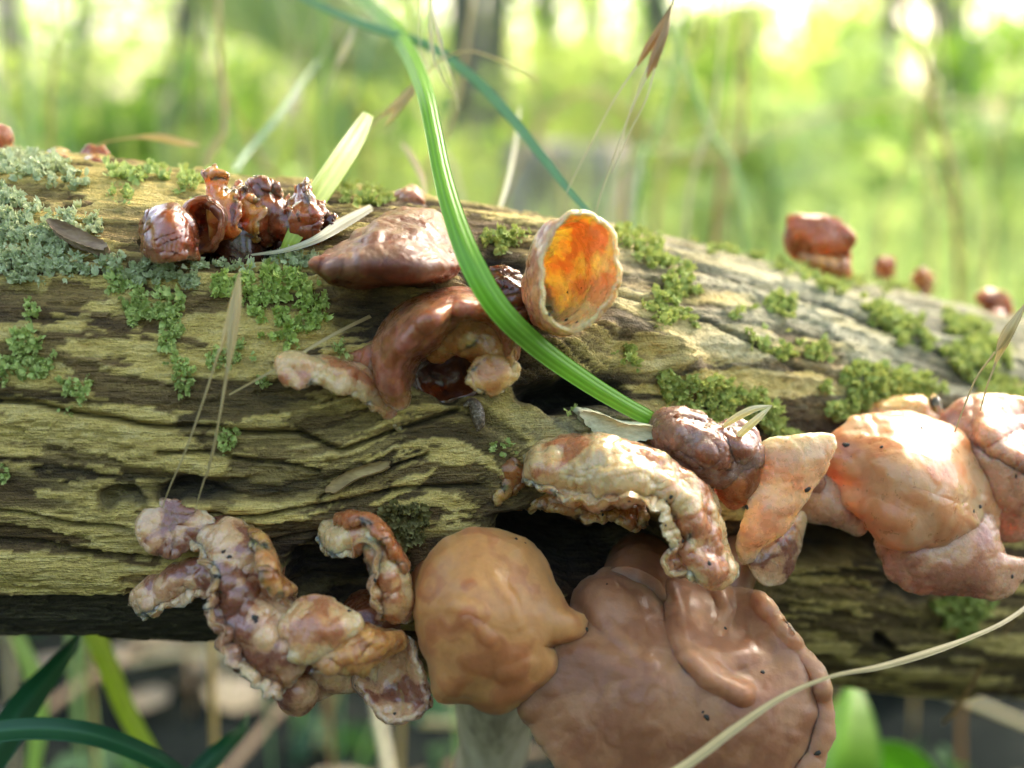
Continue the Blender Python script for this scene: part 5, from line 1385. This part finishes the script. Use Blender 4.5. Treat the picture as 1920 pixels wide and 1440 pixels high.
# an unseen tree, added so its canopy shades the log (its trunk stands to one side, out of view)
def canopy():
    b0 = np.array([-1.5, 0.7, -0.02])
    e = empty("added_shade_tree", b0)
    tag(e, "unseen leafy tree added to shade the log", "tree", "trees behind the log")
    r = np.random.default_rng(77)
    parts = [tube_t(crom([b0, b0 + [0.05, 0, 1.3], b0 + [0.3, 0.1, 2.6]], 24), np.linspace(0.09, 0.05, 24), 12)]
    tips = []
    for i in range(20):
        a = r.uniform(-0.6, 1.15); ln = r.uniform(1.3, 3.8)
        p = b0 + [0.1 + 0.015 * i, 0.03, 1.6 + 0.045 * i]
        q = p + np.array([math.cos(a) * ln, math.sin(a) * ln, r.uniform(0.0, 0.6)])
        cv = crom([p, (p + q) / 2 + [0, 0, 0.25], q], 14)
        parts.append(tube_t(cv, np.linspace(0.025, 0.006, 14), 6))
        tips += [c for c in cv[4:]]
    V, F = merge(parts)
    part("trunk", V, F, TRUNK, e)
    V, F, at = leaf_cloud(np.array(tips), np.array([0.42, 0.42, 0.12]), 9500, 0.12, 78)
    part("crown", V, F, LFM["green"], e, smooth=False, attrs=at)
canopy()

# the rest of the wood: trees on the near side of the log, facing its front
for i, (x, y, h) in enumerate(((-6.2, -4.0, 4.2), (-2.6, -6.6, 4.6), (2.2, -6.8, 4.4), (6.2, -4.4, 4.0))):
    tree("leafy_tree", (x, y), h, 0.07, (0.05, 0.05), "green", "tree of the wood standing on the near side of the log", "tree", 600 + i, crown0=0.08, leaf=0.3, nleaf=1200, spread=0.3, group="trees on the near side of the log", width=0.32)

# overhanging twig with big leaves, top
def twig():
    b0 = np.array([gx(330, 1.1), 1.1, -0.01])
    e = empty("young_sapling", b0)
    tag(e, "young broad-leaved sapling dipping its big lime leaves into view above the ragged ears", "sapling")
    tip = P(560, -40, 900)
    pts = crom([b0, b0 + [0.0, 0.0, 0.3], P(380, -120, 980), tip, P(700, 60, 860)], 50)
    V, F = tube_t(pts, np.linspace(0.005, 0.0012, 50), 8)
    part("trunk", V, F, TRUNK, e)
    for q, a, s in (((540, 22, 900), -0.9, 0.11), ((620, 30, 880), -0.5, 0.09), ((690, 60, 865), -1.2, 0.06), ((470, 0, 940), -0.7, 0.10), ((640, 100, 870), 0.3, 0.05), ((700, 110, 860), -0.2, 0.05)):
        c = P(*q)
        d = np.array([math.cos(a) * 0.9, -0.2, math.sin(a) * 0.6]); d /= np.linalg.norm(d)
        W = [c - d * s * 0.6, c - d * s * 0.2, c + d * s * 0.25, c + d * s * 0.7]
        V, F, at = ribbon(W, [2, s * 620, s * 560, 1], world=True, n=24, nv=9, ribs=1, fold=0.2, twist=0.7, thick=0.3)
        at = {"tone": np.full(len(V), rnd.random())}
        part("leaf", V, F, LFM["lime"], e, attrs=at)
twig()

# old stump, blurred behind the crest
def stump():
    b0 = np.array([gx(1068, 1.25), 1.25, -0.02])
    r = np.random.default_rng(5)
    rings = []
    th = np.linspace(0, 2 * math.pi, 40, endpoint=False)
    for z, rr in ((0, 0.085), (0.05, 0.072), (0.14, 0.064), (0.285, 0.06), (0.292, 0.056), (0.292, 0.03), (0.290, 0.003)):
        R = rr * (1 + 0.08 * np.sin(th * 5) + 0.06 * noise(th * 2, np.full(40, z * 20), 0, 3))
        rings.append(b0 + np.stack([R * np.cos(th), R * np.sin(th), np.full(40, z) + 0.008 * noise(th * 3, th * 0 + rr * 50, 0, 8)], 1))
    V = np.vstack(rings)
    e = single("tree_stump", V, grid_faces(7, 40, True), wood_mat("stump_wood", (0.14, 0.12, 0.08), (0.32, 0.28, 0.2), (0.5, 0.46, 0.36), 40), b0)
    tag(e, "old pale brown tree stump blurred behind the amber cup", "stump")
stump()

# tall meadow grass behind: nobody could count it
def meadow(name, n, x0, x1, y0, y1, hmin, hmax, wd, mat, seed, label, kind="stuff", bend=0.3):
    r = np.random.default_rng(seed)
    y = y0 + (y1 - y0) * r.random(n) ** 1.5
    x = (r.uniform(x0, x1, n) - 960) / FPX * y
    h = r.uniform(hmin, hmax, n); a = r.uniform(0, 2 * math.pi, n); bd = h * r.uniform(0.05, bend, n)
    dx, dy = np.cos(a), np.sin(a)
    w_ = wd * r.uniform(0.6, 1.3, n) * (0.6 + 0.25 * y)
    pr = r.uniform(0, math.pi, n)
    sx, sy = np.cos(pr), np.sin(pr)
    rows = []
    for f in (0, 0.35, 0.7, 1.0):
        cx = x + dx * bd * f * f; cy = y + dy * bd * f * f; cz = -0.015 + h * f * (1 - 0.12 * f * bend)
        k = w_ * (1 - 0.9 * f ** 2) * 0.5
        rows.append(np.stack([np.stack([cx - sx * k, cy - sy * k, cz], 1), np.stack([cx + sx * k, cy + sy * k, cz], 1)], 1))
    V = np.stack(rows, 1).reshape(-1, 3)
    k = np.arange(n)[:, None] * 8
    F = np.vstack([k + np.array([[0, 1, 3, 2]]), k + np.array([[2, 3, 5, 4]]), k + np.array([[4, 5, 7, 6]])])
    o = link(name, mesh_np(name, V, F, True, {"tone": np.repeat(r.random(n), 8)}), LFM[mat])
    tag(o, label, "grass", kind=kind)
meadow("meadow_grass", 2600, 900, 2300, 0.75, 4.5, 0.10, 0.30, 0.004, "mint", 21, "pale blurred meadow grass behind the log's far half")
meadow("undergrowth_grass", 1500, -300, 1100, 0.75, 4.0, 0.10, 0.34, 0.005, "lime", 22, "blurred lime undergrowth grass behind the log's near half")

# single dry stalks standing behind
STALKS = [(1405, 0, 1350, 420, 0.55, "straw"), (1395, 120, 1340, 440, 0.42, "brown"), (1120, 20, 1160, 420, 0.6, "straw"), (690, 90, 640, 330, 0.5, "teal"), (150, 0, 120, 280, 0.8, "teal"), (640, 60, 690, 330, 0.62, "brown"),
          (1000, 160, 1060, 420, 0.5, "straw"), (1720, 250, 1800, 520, 0.6, "brown"), (1590, 60, 1470, 420, 0.7, "mint"), (350, 90, 300, 300, 0.7, "mint"), (1840, 200, 1690, 480, 0.9, "teal"), (40, 0, 70, 290, 0.55, "mint"), (460, 20, 430, 300, 0.9, "mint")]
sr = np.random.default_rng(31)
for k in range(34):
    xa = sr.uniform(-60, 1950); xb = xa + sr.uniform(-130, 130)
    STALKS.append((xa, sr.uniform(-80, 200), xb, 480, sr.uniform(0.32, 0.75), ("straw", "mint", "brown", "pale", "teal")[k % 5]))
SAY = {"straw": "straw-yellow", "mint": "pale green", "brown": "tan-brown", "pale": "bleached", "teal": "bluish-green"}
for i, (xa, ya, xb, yb, dist, mat) in enumerate(STALKS):
    a_, b_ = P(xa, ya, dist * 1000), P(xb, yb, dist * 1000)
    g_ = b_ + (b_ - a_) * 0.6; g_[2] = -0.01
    up_ = a_ + (a_ - b_) * 0.25
    W = np.array([g_, b_, (a_ + b_) / 2 + [0.004 * math.sin(i * 2), 0, 0], a_, up_])
    V, F = tube_t(W, np.array([1.0, 0.95, 0.85, 0.7, 0.35]) * MM * (0.9 if i < 13 else 0.55 + 0.5 * (i % 4) / 3), 7, 30)
    tag(single("grass_stalk", V, F, GM[mat], g_, attrs={"rib": np.zeros(len(V))}), "out-of-focus " + SAY[mat] + " grass stalk standing behind the log", "grass stalk", SAY[mat] + " stalks behind the log")
for i, (pts, r_, mat, label) in enumerate((
    ([(1000, 250, 520), (1300, 300, 560), (1600, 205, 620), (1960, 190, 700)], 1.1, "straw", "long tan stalk bowing sideways through the pale meadow"),
    ([(1100, 420, 500), (1280, 280, 540), (1500, 250, 600), (1740, 262, 640)], 0.9, "mint", "greenish stalk bowing under the long tan one"))):
    W = [P(*q) for q in pts]
    W = [np.array([W[0][0] - 0.1, W[0][1] + 0.02, -0.01])] + W
    V, F = tube_t(W, np.linspace(1.2, 0.5, len(W)) * MM * r_, 7, 60)
    tag(single("grass_stalk", V, F, GM[mat], W[0], attrs={"rib": np.zeros(len(V))}), label, "grass stalk", "bowing stalks")

# dead leaves and twigs on the ground
lr = np.random.default_rng(9)
protos = []
for k in range(5):
    n, nv = 9, 5
    u = np.linspace(0, 1, n)[:, None]; v = np.linspace(-1, 1, nv)[None]
    wd = np.sin(u * math.pi) ** 0.8 * lr.uniform(0.28, 0.42)
    x = u - 0.5 + 0 * v; y = v * wd * (1 + 0.12 * np.sin(u * 17 + k)); z = lr.uniform(0.05, 0.3) * v ** 2 * wd + 0.12 * np.sin(u * lr.uniform(2, 5) + k) + 0 * v
    V = np.stack([x, y, z], -1).reshape(-1, 3)
    V2 = np.vstack([V, V - [0, 0, 0.012]])
    F = np.vstack([grid_faces(n, nv), grid_faces(n, nv, False, n * nv, True)])
    me = mesh_np("dead_leaf", V2, F, True, {"tone": np.full(len(V2), lr.random())})
    me.materials.append(LFM["brown"] if k % 2 else LFM["tan"])
    protos.append(me)
for i in range(170):
    y = lr.uniform(0.36, 1.3); x = (lr.uniform(-250, 2150) - 960) / FPX * y
    o = bpy.data.objects.new("dead_leaf", protos[i % 5]); COL.objects.link(o)
    s = lr.uniform(0.022, 0.05)
    o.scale = (s, s, s); o.location = (x, y, 0.003 + lr.uniform(0, 0.012)); o.rotation_euler = (lr.uniform(-0.5, 0.5), lr.uniform(-0.6, 0.6), lr.uniform(0, 6.28))
    tag(o, "withered brown leaf lying in the shaded litter under the log", "leaf", "fallen leaves under the log")
for i in range(26):
    y = lr.uniform(0.36, 0.8); x = (lr.uniform(-150, 2100) - 960) / FPX * y
    L = lr.uniform(0.05, 0.14); a = lr.uniform(0, math.pi)
    d = np.array([math.cos(a), math.sin(a), lr.uniform(-0.2, 0.5)]) * L / 2
    c = np.array([x, y, 0.008 + abs(d[2])])
    V, F = tube_t([c - d, c + [0, 0, 0.004], c + d], np.array([1.0, 1.5, 1.2]) * lr.uniform(0.8, 1.8) * MM, 8, 16)
    tag(single("dead_twig", V, F, GM["pale"] if i % 2 else BARK, c, attrs={"rib": np.zeros(len(V))}), "thin dry twig lying in the shaded litter under the log", "twig", "twigs in the litter")
# low ground plants in the shade
for i in range(9):
    y = lr.uniform(0.40, 0.75); x = (lr.uniform(-100, 2000) - 960) / FPX * y
    tree("ground_plant", (x, y), lr.uniform(0.03, 0.075), 0.0012, (0.005, 0.004), "deep", "low leafy seedling in the litter under the log", "plant", 500 + i, crown0=0.3, leaf=0.022, nleaf=14, spread=0.35, group="seedlings under the log", width=0.3, limbs=4)
